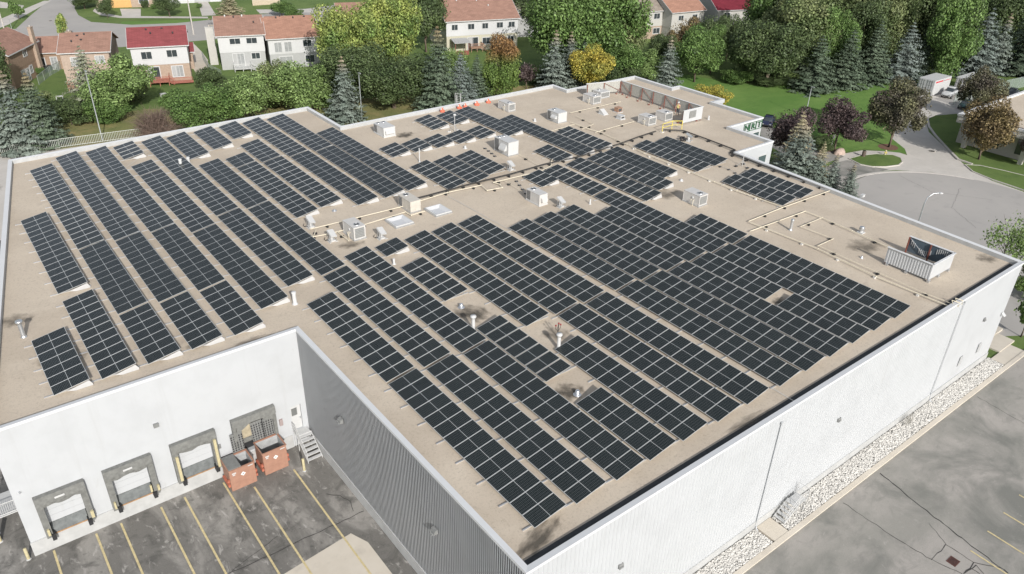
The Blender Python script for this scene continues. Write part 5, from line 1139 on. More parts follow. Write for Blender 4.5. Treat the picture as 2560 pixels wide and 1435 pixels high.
def twigs(seed):
    rnd = random.Random(seed); b = MB()
    for k in range(170):
        a = rnd.uniform(0,6.28); e = rnd.uniform(.25,1.45); L_ = rnd.uniform(.55,.95); d = Vector((math.cos(a)*math.cos(e)*.5,math.sin(a)*math.cos(e)*.5,math.sin(e)*.85)); s0 = Vector((rnd.uniform(-.06,.06),rnd.uniform(-.06,.06),0)); m_ = s0+d*L_*.6
        b.tube([s0,s0+d*L_*.3,m_],[.005,.004,.003],3,cap=False)
        for q in range(6):
            v = Vector((rnd.gauss(0,1),rnd.gauss(0,1),rnd.gauss(.35,.8))).normalized()*rnd.uniform(.1,.22)+d*.12; b.tube([m_-d*L_*rnd.uniform(0,.25),m_+v*.6,m_+v+Vector((0,0,-.03))],[.0028,.002,.0012],3,cap=False)
    o = b.build('crown', M_bark); me = o.data; bpy.data.objects.remove(o); return me
CR['twig'] = [twigs(1), twigs(2)]
TR = {k: [trunk_mesh(s, tp, r_, l_) for s in (1,2)] for k,(tp,r_,l_) in {'round':(.45,.024,7),'big':(.4,.03,9),'bush':(.35,.02,6),'tall':(.5,.02,8),'spruce':(.75,.016,0),'spruceb':(.75,.016,0),'airy':(.6,.012,9),'small':(.45,.03,5),'twig':(.3,.02,3)}.items()}
PLANTN = {'spruce':('spruce_tree','spruce'),'spruceb':('spruce_tree','spruce'),'round':('leafy_tree','tree'),'big':('leafy_tree','tree'),'tall':('leafy_tree','tree'),'bush':('shrub','shrub'),'airy':('young_tree','tree'),'small':('small_tree','tree'),'twig':('bare_shrub','shrub')}
tcount = [0]
def plant(kind, col, bx, by, topy, wpx, label, group=None, world=None, h=None, wid=None, pale=False):
    i = tcount[0]; tcount[0] += 1
    B = Vector(world) if world else at(bx, by, 0)
    H = h if h else rise(B, topy); k = proj(B+Vector((0,0,H*.4)))[2]; Wd = (wid if wid else wpx*k/FPX)*1.12; H *= 1.06
    nm, cat = PLANTN[kind]
    T = thing(nm, label, cat, B, (i*1.37)%6.28, group); T.scale = (1,1,1)
    cm = CR[kind][i%len(CR[kind])]; o = bpy.data.objects.new('crown', cm); C.objects.link(o); o.parent = T; o.scale = (Wd,Wd,H)
    o.material_slots[0].link = 'OBJECT'; o.material_slots[0].material = LM[col] if kind != 'twig' else mat('twig_brown',(0.20,0.145,0.115),0.9,var=0.2)
    t_ = bpy.data.objects.new('trunk', TR[kind][i%2]); C.objects.link(t_); t_.parent = T; t_.scale = (max(Wd*.8,H*.35),max(Wd*.8,H*.35),H)
    if pale: t_.material_slots[0].link = 'OBJECT'; t_.material_slots[0].material = M_barkpale
    return T
G1 = 'spruces around the warehouse'; G2 = 'trees behind the warehouse'; G3 = 'trees of the wood behind the bright lawn'
PL = [
 ('big','dark',-12,262,95,120,'dark tree cut by the left picture edge, left of the brown brick house',G2),
 ('spruceb','bluetip',58,372,185,165,'grey blue spruce nearest the left picture edge, beside the green fence',G1),
 ('spruce','sprucetip',112,362,190,125,'dark green spruce with brown tip touching the grey blue spruce at the far left',G1),
 ('small','green',-5,358,318,60,'small bright green tree below the spruces at the left picture edge',G2),
 ('spruceb','pale',235,272,122,135,'thin pale evergreen in front of the tan house, left of the leaning bushy tree',G1),
 ('round','light',300,285,150,170,'bushy light green tree between the tan house and the red roofed house',G2),
 ('bush','dark',180,312,250,110,'low dark green shrub mass left of the lamp pole, under the pale evergreen',G2),
 ('bush','green',262,306,238,110,'low green shrub behind the lamp pole on the dry lawn',G2),
 ('twig','purple',392,345,228,150,'bare reddish brown shrub on the dry lawn below the red deck',G2),
 ('bush','olive',320,250,200,100,'olive shrub just left of the bare brown shrub',G2),
 ('bush','green',500,322,228,120,'leafy green shrub right of the bare brown shrub, touching the parapet',G2),
 ('bush','green',565,305,200,130,'second leafy shrub right of the bare brown shrub',G2),
 ('bush','light',632,298,180,130,'light green shrub in the middle of the shrub row behind the back parapet',G2),
 ('bush','olive',690,268,150,110,'shrub with yellowing leaves below the white deck',G2),
 ('bush','light',760,282,148,150,'widest round light green shrub, left of the blue spruce at the parapet notch',G2),
 ('bush','dark',530,228,170,75,'dark shrub at the foot of the patio behind the shrub row',G2),
 ('bush','green',815,265,215,60,'small green shrub left of the blue spruce at the parapet notch',G2),
 ('spruceb','bluetip',866,300,148,110,'blue grey spruce standing at the parapet notch beside the lamp pole',G1),
 ('big','yellowgreen',882,215,12,170,'very large yellow green tree left of the white row house',G2),
 ('big','yellowgreen',975,190,-10,170,'very large yellow green tree with orange tinge, nearer the white row house',G2),
 ('big','dark',885,262,110,170,'dark tree in the shade under the big yellow green trees, left part',G2),
 ('big','dark',985,270,140,190,'dark round tree under the yellow green trees, in front of the lamp pole',G2),
 ('round','dark',1065,130,-40,130,'dark tree at the left end of the white row house roof',G2),
 ('spruce','sprucetip',1098,278,75,130,'tall green spruce with brown tip, left of the roof ladder',G1),
 ('spruce','blue',1152,262,138,105,'silver blue spruce directly behind the caged roof ladder',G1),
 ('spruce','spruce',1192,252,143,85,'slim green spruce right of the silver spruce behind the ladder',G1),
 ('bush','light',1135,200,120,80,'light green shrub beside the wooden garden shed',G2),
 ('tall','redgreen',1256,250,102,100,'green maple turning red at its top, behind the rightmost orange bag',G2),
 ('small','purple',1316,222,158,55,'small dark purple tree right of the red topped maple',G2),
 ('spruceb','bluetip',1384,230,82,110,'blue grey spruce left of the bright yellow tree',G1),
 ('spruceb','bluetip',1422,212,85,90,'second blue grey spruce, just behind the bright yellow tree',G1),
 ('spruce','blue',1455,205,105,70,'narrow blue spruce between the yellow tree and the big green trees',G1),
 ('round','yellow',1470,228,124,116,'bright yellow tree behind the back parapet',G2),
 ('big','green',1400,190,-40,190,'tall green tree behind the blue spruces, right of the white row house',G2),
 ('big','green',1500,180,-50,200,'tallest green tree in the middle of the far edge',G2),
 ('big','olive',1560,180,-5,110,'tall olive green tree left of the white houses at the top',G2),
 ('round','green',1565,210,120,120,'green tree right of the bright yellow tree',G2),
 ('round','light',1615,212,130,80,'light green tree with a yellowing side at the edge of the bright lawn',G2),
 ('spruceb','bluetip',1664,222,98,85,'grey spruce with brown tip standing at the left corner of the bright lawn',G1),
 ('bush','dark',1650,170,82,80,'dark shrub below the white house with the grey roof',G2),
 ('round','green',1735,205,80,125,'round bushy green tree at the left end of the bright lawn',G2),
 ('round','bronze',1705,150,48,90,'bronze tree in front of the terracotta roofed house',G2),
 ('round','dark',1765,160,38,85,'dark round tree in front of the red roofed house',G2),
 ('round','green',1775,185,70,70,'green tree just left of the deep shade in the wood',G3),
 ('big','dark',1868,205,52,120,'dark tree left of the shaded gap at the edge of the bright lawn',G3),
 ('big','green',1925,150,-60,170,'big green tree at the top, above the dark tree by the shaded gap',G3),
 ('big','dark',1915,215,60,170,'dark leafy tree over the low shrubs at the edge of the bright lawn',G3),
 ('bush','green',1838,208,170,75,'low bright green shrub at the wood edge, left one',G3),
 ('bush','dark',1925,212,188,90,'low dark shrub at the wood edge, right of the bright green shrub',G3),
 ('spruceb','spruce',2030,225,95,130,'dark spruce reaching furthest down onto the bright lawn',G3),
 ('big','olive',1990,180,-20,190,'olive green tree high behind the spruce on the bright lawn',G3),
 ('spruce','spruce',2105,216,80,110,'dark spruce second from the left along the bright lawn',G3),
 ('spruce','spruce',2170,203,60,110,'dark spruce left of the pale blue spruce along the bright lawn',G3),
 ('spruceb','blue',2248,200,62,120,'pale blue spruce left of the tall round green tree by the container',G3),
 ('spruce','spruce',2295,190,70,80,'dark spruce right of the pale blue spruce',G3),
 ('tall','green',2350,200,-10,130,'tall green leafy tree above the left white container',G3),
 ('big','olive',2095,150,-70,200,'olive tree at the top edge above the second dark spruce',G3),
 ('big','green',2200,140,-80,210,'green tree at the top edge above the pale blue spruce',G3),
 ('big','yellowgreen',2265,95,-70,120,'yellowish tree at the top edge in the wood',G3),
 ('big','green',2330,110,-80,170,'green tree at the top edge left of the blue spruce group',G3),
 ('spruceb','blue',2432,192,28,120,'tall blue spruce, leftmost of the group above the chain link fence',G3),
 ('spruceb','bluetip',2482,180,40,90,'blue spruce in the middle of the group above the chain link fence',G3),
 ('spruceb','sprucetip',2530,176,12,100,'green spruce with tan tip, rightmost of the group above the chain link fence',G3),
 ('big','dark',2420,110,-90,180,'dark tree at the top edge behind the blue spruce group',G3),
 ('big','dark',2540,120,-90,180,'dark tree in the top right picture corner',G3),
 ('round','purple',2086,372,258,122,'round dark purple maple on the lawn beside the white sign',None),
 ('round','purplegreen',2222,368,208,148,'large purple green maple in a brown mulch ring by the driveway',None),
 ('round','purplegreen',2428,298,178,98,'dark bronze maple in front of the right white container',None),
 ('round','bronze',2446,400,258,138,'bronze maple covering the left corner of the neighbouring building',None),
 ('round','purple',2570,420,315,70,'dark maple cut by the right picture edge',None),
 ('round','purple',1962,400,276,120,'dark purple tree hidden behind the grey blue spruce by the wing',None),
 ('spruceb','tan',1978,430,286,105,'spruce with dead tan branches beside the white wing',G1),
 ('spruceb','bluetip',1980,465,312,165,'grey blue spruce in front of the tan one, touching the right coping',G1),
 ('spruceb','tan',2040,455,358,62,'slim tan spruce right of the grey blue one by the coping',G1),
 ('spruceb','bluetip',2028,475,380,100,'small grey spruce in front of the slim tan one',G1),
 ('spruceb','bluetip',2072,480,388,66,'small grey spruce third along the right coping',G1),
 ('spruceb','bluetip',2115,500,412,64,'last and smallest grey spruce along the right coping',G1),
 ('bush','yellow',1778,262,212,85,'low golden yellow shrub beyond the wing parapet',None),
 ('bush','dark',2052,378,340,60,'dark low shrub at the foot of the white sign',None),
 ('airy','light',2490,690,528,130,'airy light green young tree beside the right end of the roof',None),
 ('small','green',2552,842,722,78,'small green tree at the far corner of the side wall',None),
 ('bush','redgreen',2575,745,660,90,'shrub with reddening leaves above the corner tree at the right picture edge',None),
 ('small','green',48,50,5,34,'small green street tree by the pavement in the top left corner',None),
 ('small','yellowgreen',163,100,38,30,'slim yellow green street tree behind the tan house',None),
 ('round','dark',270,46,-8,40,'dark green tree on the lawn left of the orange garage door',None),
 ('round','dark',425,42,-12,58,'dark round tree on the lawn right of the orange garage door',None),
 ('spruceb','tan',580,60,-15,105,'brown tan spruce behind the roof of the white semi detached house',None),
 ('round','dark',212,22,-15,70,'dark tree at the inside of the street bend',None),
 ('bush','dark',365,20,0,20,'small clipped conifer nearest the orange garage door',None),
 ('bush','green',385,22,8,16,'second small clipped shrub right of the orange garage door',None),
 ('bush','green',500,20,8,16,'small shrub on the corner lawn beside the drive',None),
 ('bush','green',100,190,168,30,'small shrub at the corner of the brick side wing',None),
 ('round','green',705,40,5,60,'green tree behind the brown roofed garages at the top',None),
 ('round','green',735,52,20,50,'small tree right of the brown garage roof',None),
 ('round','dark',1330,90,-40,110,'dark tree right of the white row house in the shade',G2),
 ('spruceb','tan',1030,60,-20,60,'thin tree with pale bare trunk beside the row house',G2),

 ('round','dark',1815,150,50,80,'dark tree behind the green tree by the deep shade gap',G3),
 ('big','dark',1960,150,-30,190,'dark tree deep in the wood behind the dark leafy tree',G3),
 ('tall','green',2060,195,20,120,'leafy tree between the two dark spruces of the wood edge',G3),
 ('tall','dark',2140,185,10,120,'dark leafy tree behind the spruce left of the pale blue one',G3),
 ('tall','olive',2215,170,-20,120,'olive leafy tree behind the pale blue spruce',G3),
 ('big','dark',2300,160,-50,150,'dark tree behind the tall green tree by the container',G3),
 ('tall','dark',2395,180,20,100,'dark tree behind the lamp post by the containers',G3),
 ('spruce','spruce',2460,170,50,80,'green spruce squeezed between the blue spruces above the fence',G3),
 ('big','dark',2490,140,-60,150,'dark tree filling the wood behind the middle blue spruce',G3),
 ('spruceb','spruce',2560,190,40,110,'dark spruce at the right picture edge above the fence',G3),
 ('bush','dark',1560,225,165,90,'dark shrub behind the screen between yellow and green trees',G2),
 ('bush','dark',1350,210,160,90,'dark shrub in the shade right of the small purple tree',G2),
 ('bush','dark',1220,235,180,70,'dark shrub between the slim green spruce and the red topped maple',G2),
 ('bush','dark',1050,225,165,90,'dark shrub left of the tall spruce by the ladder',G2),
 ('bush','dark',700,235,165,120,'dark shrub mass behind the shrub with yellowing leaves',G2),
 ('bush','green',452,300,225,90,'green shrub between the bare brown shrub and the leafy shrub row',G2),
 ('bush','olive',120,300,230,90,'olive shrub behind the two spruces at the far left',G2),
]
for r_ in PL: plant(*r_)

# ------------------------------------------------------------------ houses
def wbox(mb, x0, z0, x1, z1, y, dep=.05, mi=0): mb.box(x0, y-dep, z0, x1, y, z1, mi)
def house(label, x, y, rz, w_, d_, he, hr, wall_lo, wall_hi, roof, wins=(), split=2.9, side=None, chimneys=(), over=.45, vents=(), name='house', drop=0, extra_wins=()):
    """gabled house: local x along the wall facing the warehouse, ridge parallel to it; wins = (x0,z0,x1,z1,kind)"""
    T = thing(name, label, 'house', (x,y,0), rz)
    b = MB(); b.box(0,0,0,w_,d_,split); b.build('lower_wall', wall_lo, T)
    b = MB(); b.box(-.05,-.05,split+.002,w_+.05,d_+.05,he-.001); b.add([(-.05,-.05,he),(-.05,d_+.05,he),(-.05,d_/2,hr-.12)],[(0,2,1)]); b.add([(w_+.05,-.05,he),(w_+.05,d_+.05,he),(w_+.05,d_/2,hr-.12)],[(0,1,2)]); b.build('upper_wall', wall_hi, T)
    sl = (hr-he)/(d_/2); zo = he-sl*over
    b = MB(); t = .16
    for s_ in (0,1):
        y0, y1 = (-over, d_/2) if not s_ else (d_+over, d_/2)
        vs = [(-over,y0,zo),(w_+over,y0,zo),(w_+over,y1,hr),(-over,y1,hr)]; vs += [(v[0],v[1],v[2]+t) for v in vs]
        b.add(vs, [(4,5,6,7) if not s_ else (7,6,5,4),(0,1,5,4),(1,2,6,5),(3,0,4,7),(3,2,1,0)])
    rf = b.build('roof', roof, T); fix_normals(rf)
    b = MB(); b.box(-over-.02,-over-.10,zo-.02,w_+over+.02,-over-.002,zo+.13)
    for xx in (-over-.06, w_+over): b.add([(xx,-over,zo-.05),(xx+.06,-over,zo-.05),(xx+.06,d_/2,hr-.05),(xx,d_/2,hr-.05),(xx,-over,zo+.17),(xx+.06,-over,zo+.17),(xx+.06,d_/2,hr+.17),(xx,d_/2,hr+.17)],[(0,1,5,4),(1,2,6,5),(3,0,4,7),(4,5,6,7)])
    b.build('eave_trim', M_white, T)
    for (x0,z0,x1,z1,kd) in wins:
        yb = -.052 if z0 > split-.2 else -.002
        b = MB(); f_ = .15; 
        for a in ((x0-f_,z0-f_,x1+f_,z0),(x0-f_,z1,x1+f_,z1+f_),(x0-f_,z0,x0,z1),(x1,z0,x1+f_,z1)): wbox(b,a[0],a[1],a[2],a[3],yb,.07)
        nm = 3 if kd == 'tri' else 2
        for k in range(1,nm): xx = x0+(x1-x0)*k/nm; wbox(b,xx-.03,z0,xx+.03,z1,yb,.05)
        wn = b.build('patio_door' if kd == 'door' else 'window', M_white, T)
        b = MB(); wbox(b,x0,z0,x1,z1,yb,.012); b.build('pane', M_curtain if kd in ('pale','tri') else M_glass, wn)
        if kd in ('door','tri'): b = MB(); wbox(b,x0+.05,z0+.05,x0+(x1-x0)*.45,z1-.05,yb-.013,.008); b.build('curtain', M_siding_grey, wn)
    for (cx,cy,cw,cd_,ch,m_) in chimneys: 
        b = MB(); b.box(cx,cy,0,cx+cw,cy+cd_,ch); b.box(cx-.06,cy-.06,ch,cx+cw+.06,cy+cd_+.06,ch+.12); ch_ = b.build('chimney', m_, T)
        b = MB(); b.lathe([(.12,ch+.12),(.12,ch+.4),(.001,ch+.41)],cx+cw/2,cy+cd_/2,8); b.build('flue', M_barkpale, ch_)
    for k,(vx,vy,dk) in enumerate(vents):
        z = he+sl*vy if vy < d_/2 else hr; b = MB(); b.lathe([(.12,0),(.14,.12),(.13,.35),(.001,.36)],vx,vy,8) if dk else b.box(vx-.18,vy-.2,0,vx+.18,vy+.2,.16); o = b.build('roof_vent', M_fan if dk != 2 else M_white, T); o.location.z = z+.14
    return T
def deck(T, x0, x1, y0, z, m, steps=None, rail=True, z0=0):
    b = MB(); n_ = int((x1-x0)/.16)
    b.box(x0,y0,z-.10,x1,-.06,z)
    for xx in (x0+.05,x1-.15,(x0+x1)/2): b.box(xx,y0+.05,z0,xx+.1,y0+.15,z-.101)
    o = b.build('deck', m, T)
    b = MB()
    for (a, c) in (((x0,y0),(x1,y0)),((x0,y0),(x0,-.1)),((x1,y0),(x1,-.1))):
        L_ = math.dist(a,c); M = Matrix.Translation((a[0],a[1],0)) @ Matrix.Rotation(math.atan2(c[1]-a[1],c[0]-a[0]),4,'Z')
        b.box(0,-.03,z+.88,L_,.03,z+.96,0,M); b.box(0,-.02,z+.08,L_,.02,z+.14,0,M); t = .05
        while t < L_: b.box(t,-.018,z+.141,t+.045,.018,z+.879,0,M); t += .17
    b.build('deck_railing', m, o)
    if steps:
        b = MB(); sx, dirn, n_ = steps
        for k in range(n_): b.box(sx+dirn*k*.28, y0+.1, z-(k+1)*z/(n_+1)-.05, sx+dirn*(k+1)*.28, y0+1.1, z-(k+1)*z/(n_+1)) if dirn > 0 else b.box(sx-(k+1)*.28, y0+.1, z-(k+1)*z/(n_+1)-.05, sx-k*.28, y0+1.1, z-(k+1)*z/(n_+1))
        e_ = sx+dirn*n_*.28; b.tube([(sx,y0+.1,z+.9),(e_,y0+.1,.9)],.05,5); b.tube([(sx,y0+1.1,z+.9),(e_,y0+1.1,.9)],.05,5)
        for q in range(n_*2): tt = q/(n_*2); b.tube([(sx+(e_-sx)*tt,y0+.1,z*(1-tt)),(sx+(e_-sx)*tt,y0+.1,z*(1-tt)+.85)],.02,4)
        b.build('deck_steps', m, o)
    return o
A = rad
T = house('brown brick house cut by the left picture edge, with a side chimney',14.6,161.2,A(57),11,9,6.0,8.2,M_brick_brown,M_brick_brown,M_sh_brown,[(3.2,.9,4.4,2.3,'tri'),(5.0,.1,5.9,2.2,'door'),(6.4,1.2,7.3,2.4,'w'),(5.4,4.4,6.6,5.4,'w')],chimneys=[(9.3,-.55,1.0,.54,8.6,M_brick_tan)])
house('low brick wing with brown roof behind the brown brick house',20.3,173.0,A(-20),6,7,3.4,5.4,M_brick_brown,M_brick_brown,M_sh_brown,[(.5,1.0,1.3,2.2,'w'),(2.4,.1,3.4,2.3,'pale')],split=2.6,chimneys=[(5.6,2.6,.9,.9,6.3,M_brick_tan)])
T = house('tan brick house with small balcony deck, left of the red roofed house',22.0,155.5,A(-20.7),7.6,10.4,6.6,8.7,M_brick_pink,M_brick_pink,M_sh_brown,[(1.5,4.3,3.3,5.6,'tri'),(5.4,4.6,6.7,5.7,'tri'),(2.0,.85,4.0,3.0,'door')],vents=[(2.5,4.2,0),(3.6,4.4,1),(3.2,3.0,0),(1.7,2.5,1)])
deck(T,.3,4.4,-2.0,.9,M_wood)
T = house('house with bright red roof, white upper storey and brick below',33.0,153.6,A(-17.2),9.4,10.6,6.6,8.8,M_brick_tan,M_siding,M_sh_red,[(1.6,4.35,3.3,5.6,'w'),(5.9,4.5,7.6,5.7,'w'),(2.1,.75,4.1,2.8,'door'),(6.3,.9,8.1,2.75,'tri')],vents=[(2.9,4.3,1),(3.6,3.2,1),(5.6,4.6,0),(7.4,3.0,1)],split=3.2)
deck(T,2.2,5.6,-2.9,.75,M_redwood,(5.6,1,3))
b = MB(); b.box(5.8,-2.9,.35,9.6,-1.2,.42); k = 5.8
while k < 9.6: b.box(k,-2.93,.421,k+.06,-2.88,1.3); k += .2
b.box(5.8,-2.94,1.301,9.6,-2.86,1.38); b.build('lower_deck', M_redwood, T)
T = house('small side extension with red roof corner beside the red roofed house',43.0,159.5,A(-17),2.2,5,3.4,4.4,M_brick_tan,M_brick_tan,M_sh_red,[],split=2.5,name='garage')
T = house('left half of the white semi detached house, with a white deck',49.2,154.9,A(-19),8.4,11.4,6.6,9.0,M_siding_grey,M_siding,M_sh_brown,[(2.1,4.9,4.0,5.9,'w'),(5.2,4.9,7.1,5.9,'w'),(2.3,.6,4.3,3.0,'tri'),(5.8,1.9,7.3,3.0,'w')],split=3.3,vents=[(1.8,5.4,2),(3.4,5.0,1),(5.0,5.3,2),(7.0,3.2,1)],chimneys=[(-2.2,4.6,1.5,1.2,7.2,M_siding_pale)])
deck(T,2.2,5.4,-2.3,.6,M_white,(5.4,1,3))
house('right half of the white semi detached house, its brown roof reaching lower',57.5,150.8,A(-16),9.6,11.6,5.9,8.6,M_siding_grey,M_siding,M_sh_terra,[(1.1,3.2,2.4,5.0,'pale'),(3.0,3.2,4.3,5.0,'pale'),(6.6,4.0,8.2,5.2,'w'),(1.8,.4,4.2,2.2,'pale'),(6.8,.9,8.5,2.2,'w')],split=2.8,vents=[(2.5,5.4,1),(5.8,5.2,1),(8.0,5.5,0)])
T = house('long white and cream row house with brown roof and garden doors',94.8,144.4,A(-15.9),16.6,13.0,6.6,10.2,M_siding_cream,M_siding,M_sh_brown,[(1.2,4.6,2.5,5.7,'w'),(4.9,4.6,6.3,5.7,'w'),(8.2,4.6,9.5,5.7,'w'),(11.6,4.6,13.0,5.7,'w'),(14.4,4.6,15.8,5.7,'w'),(4.9,.3,7.2,2.8,'door'),(8.3,1.3,10.0,2.6,'w'),(11.6,1.5,13.2,2.6,'w'),(14.3,.6,15.6,2.6,'w')],split=3.3,vents=[(4.0,5.2,2),(8.6,5.0,2),(10.8,3.4,2)])
deck(T,5.0,7.8,-1.8,.9,M_wood,(7.8,1,3))
T = thing('garden_shed','open wooden shed with grey roof against the row house','shed',(94.7,140.9,0),A(-16)); b = MB()
for (x,y) in ((0,0),(3,0),(0,2.4),(3,2.4)): b.box(x,y,0,x+.12,y+.12,2.5)
b.box(.12,.02,0,3.0,.10,.9); b.build('frame', M_redsteel, T); b = MB(); b.extr([(-.2,2.5),(2.8,2.9),(2.8,3.0),(-.2,2.6)],-.2,3.4); b.build('roof', M_siding_grey, T)
house('white house with grey brown roof above the dark shrub',139.8,131.2,A(-13.4),8.2,11,6.6,10.0,M_brick_tan,M_siding_pale,M_sh_grey,[(4.6,4.6,6.2,5.8,'w'),(4.8,1.2,6.6,2.4,'w')])
house('white house with terracotta roof, right of the grey brown roofed house',146.2,126.2,A(-9),9.6,12,6.6,9.8,M_siding_pale,M_siding_pale,M_sh_terra,[(2.0,4.6,3.4,5.6,'w'),(6.2,4.6,7.6,5.6,'w')])
house('white house with dark red roof at the top, left of the wood',158.3,122.6,A(-20),10,13,6.6,10.0,M_siding_pale,M_siding_pale,M_sh_maroon,[(1.8,4.6,3.4,5.8,'w'),(1.0,1.0,3.0,2.8,'w')])
house('low brown roofed garage behind the white semi detached house',66.0,172.5,A(-20),10,8,2.8,4.8,M_brick_brown,M_brick_brown,M_sh_brown,[],split=2.2,name='garage',vents=[(3,3.6,1)])
house('brown roofed house peeping out left of the big yellow green tree',82.5,170.5,A(-20),9,8,4.2,6.6,M_brick_brown,M_brick_brown,M_sh_brown,[],split=2.2)
T = house('pale house with an orange wooden garage door across the street',44.0,232.2,A(-20),14,10,6.2,8.6,M_brick_tan,M_siding_pale,M_sh_brown,[(10.4,1.0,12.6,2.6,'w')],split=3.0)
b = MB(); b.box(3.6,-.12,.05,8.4,-.003,2.8); b.build('garage_door', mat('garage_orange',(0.55,0.33,0.12),0.6,var=0.08), T)
T = house('white fronted house across the street with pale garage doors',60.0,229.8,A(-12),15,10,6.2,8.6,M_siding,M_siding_pale,M_sh_grey,[(1.2,1.0,3.0,2.6,'w')],split=3.0)
b = MB(); b.box(8.0,-.12,.05,12.0,-.003,2.7); b.build('garage_door', M_siding_grey, T)
house('pale house at the top left corner beyond the pavement',18.0,262.0,A(-20),12,10,6,8,M_brick_tan,M_siding_pale,M_sh_brown,[(2,1,4,2.4,'w')])
house('dark roofed house behind the shaded trees right of the row house',114.0,150.0,A(-25),12,12,6.4,9.6,M_siding_grey,M_siding_grey,M_sh_grey,[(1,4.4,2.4,5.6,'w'),(4,4.4,5.4,5.6,'w')])
house('white house half hidden behind the big green trees at the top',124.0,138.0,A(-14),10,11,6.4,9.4,M_siding_grey,M_siding_pale,M_sh_grey,[(6.5,4.4,8,5.6,'w')])
# white window patch of garden furniture and bins
def clutter(px, py, kind, label):
    p = at(px,py,0)
    if kind == 'bin':
        T = thing('wheelie_bin', label, 'bin', (p.x,p.y,0)); b = MB(); b.add([(-.25,-.3,0),(.25,-.3,0),(.25,.3,0),(-.25,.3,0),(-.32,-.38,1.0),(.32,-.38,1.0),(.32,.38,1.0),(-.32,.38,1.0)],[(0,1,5,4),(1,2,6,5),(2,3,7,6),(3,0,4,7),(3,2,1,0)]); b.build('body', mat('bin_green',(0.03,0.05,0.04),0.6), T); b = MB(); b.box(-.34,-.4,1.001,.34,.42,1.07); b.build('lid', M_fan, T)
    else:
        T = thing('garden_table', label, 'table', (p.x,p.y,0)); b = MB(); b.box(-.55,-.4,.62,.55,.4,.66); b.build('table_top', M_white, T)
        for sx in (-.5,.44):
            for sy in (-.36,.3): b = MB(); b.box(sx,sy,0,sx+.06,sy+.06,.619); b.build('leg', M_white, T)
clutter(118,180,'bin','dark green wheelie bin left of the low brick wing door'); clutter(126,177,'bin','dark green wheelie bin nearer the green chain link fence')
clutter(410,243,'table','white garden table on the lawn below the red deck'); clutter(436,247,'table','second white table right of the first below the red deck'); clutter(150,250,'table','white table under the small balcony deck')
# ------------------------------------------------------------------ fences
def mesh_fence_mat(name, col, alpha):
    m, t, b = node_mat(name); N = t.nodes; L = t.links; b.inputs['Base Color'].default_value = (*col,1); tr = N.new('ShaderNodeBsdfTransparent'); ms = N.new('ShaderNodeMixShader'); ms.inputs[0].default_value = alpha
    L.new(tr.outputs[0], ms.inputs[1]); L.new(b.outputs[0], ms.inputs[2]); L.new(ms.outputs[0], N['Material Output'].inputs[0]); return m
M_link = mesh_fence_mat('chain_link', (0.42,0.50,0.46), 0.42)
def link_fence(pts, h, label, m=None, post=3.0):
    P = [at(x,y,0) for x,y in pts]; T = thing('chain_link_fence', label, 'fence', P[0]); Q = [p-P[0] for p in P]; b = MB(); pm = MB(); rm = MB()
    for a, c in zip(Q[:-1],Q[1:]):
        b.add([a,c,c+Vector((0,0,h)),a+Vector((0,0,h))],[(0,1,2,3)]); rm.tube([a+Vector((0,0,h)),c+Vector((0,0,h))],.04,5); L_ = (c-a).length; t = 0
        while t <= L_: q = a+(c-a)*(t/L_); pb = MB(); pb.tube([q,q+Vector((0,0,h+.1))],.05,6); pb.build('post', M_fence, T); t += post
    b.build('mesh', m or M_link, T); rm.build('top_rail', M_fence, T)
link_fence([(98,212),(128,188),(160,170)],1.6,'green chain link fence between the brown brick house and the tan house')
link_fence([(508,150),(525,180),(556,196)],1.5,'low chain link fence beside the patio of the white semi detached house')
link_fence([(2382,262),(2480,235),(2640,200)],2.2,'tall chain link fence on the right behind the parked cars')
link_fence([(1985,215),(2005,212)],1.0,'short piece of chain link fence in the wood edge') if False else None
T = thing('picket_fence','pale metal picket fence on the dry lawn along the left back wall','fence',(0,0,0)); P = [at(x,y,0) for x,y in ((-40,396),(60,384),(150,373),(152,371),(330,347),(430,335))]
pk = MB(); rl = MB()
for a, c in zip(P[:-1],P[1:]):
    L_ = (c-a).length; n_ = max(1,int(L_/.22))
    for i in range(n_): q = a+(c-a)*(i/n_); pk.box(q.x-.02,q.y-.02,.1,q.x+.02,q.y+.02,1.45)
    for z in (.25,1.4): rl.tube([a+Vector((0,0,z)),c+Vector((0,0,z))],.035,5)
pk.build('pickets', mat('fence_pale',(0.52,0.54,0.50),0.6), T); rl.build('rail', MATS['fence_pale'], T)
g = MB(); g.sheet([tuple(v)[:2] for v in (P[0],P[1],P[2],P[4],P[5])]+[(30,96),(-20,96)],.02); struct('side_strip', g, M_conc2)
T = thing('wooden_fence','tall pale wooden fence at the top behind the garages','fence',(0,0,0)); P = [at(632,14,0), at(700,10,0)]; b = MB(); M = Matrix.Translation(P[0]) @ Matrix.Rotation(math.atan2(P[1].y-P[0].y,P[1].x-P[0].x),4,'Z'); L_ = (P[1]-P[0]).length; k = 0
while k < L_: b.box(k,0,0,k+.22,.04,2.0,0,M); k += .24
b.build('boards', mat('board_pale',(0.50,0.42,0.32),0.85,var=0.12), T)
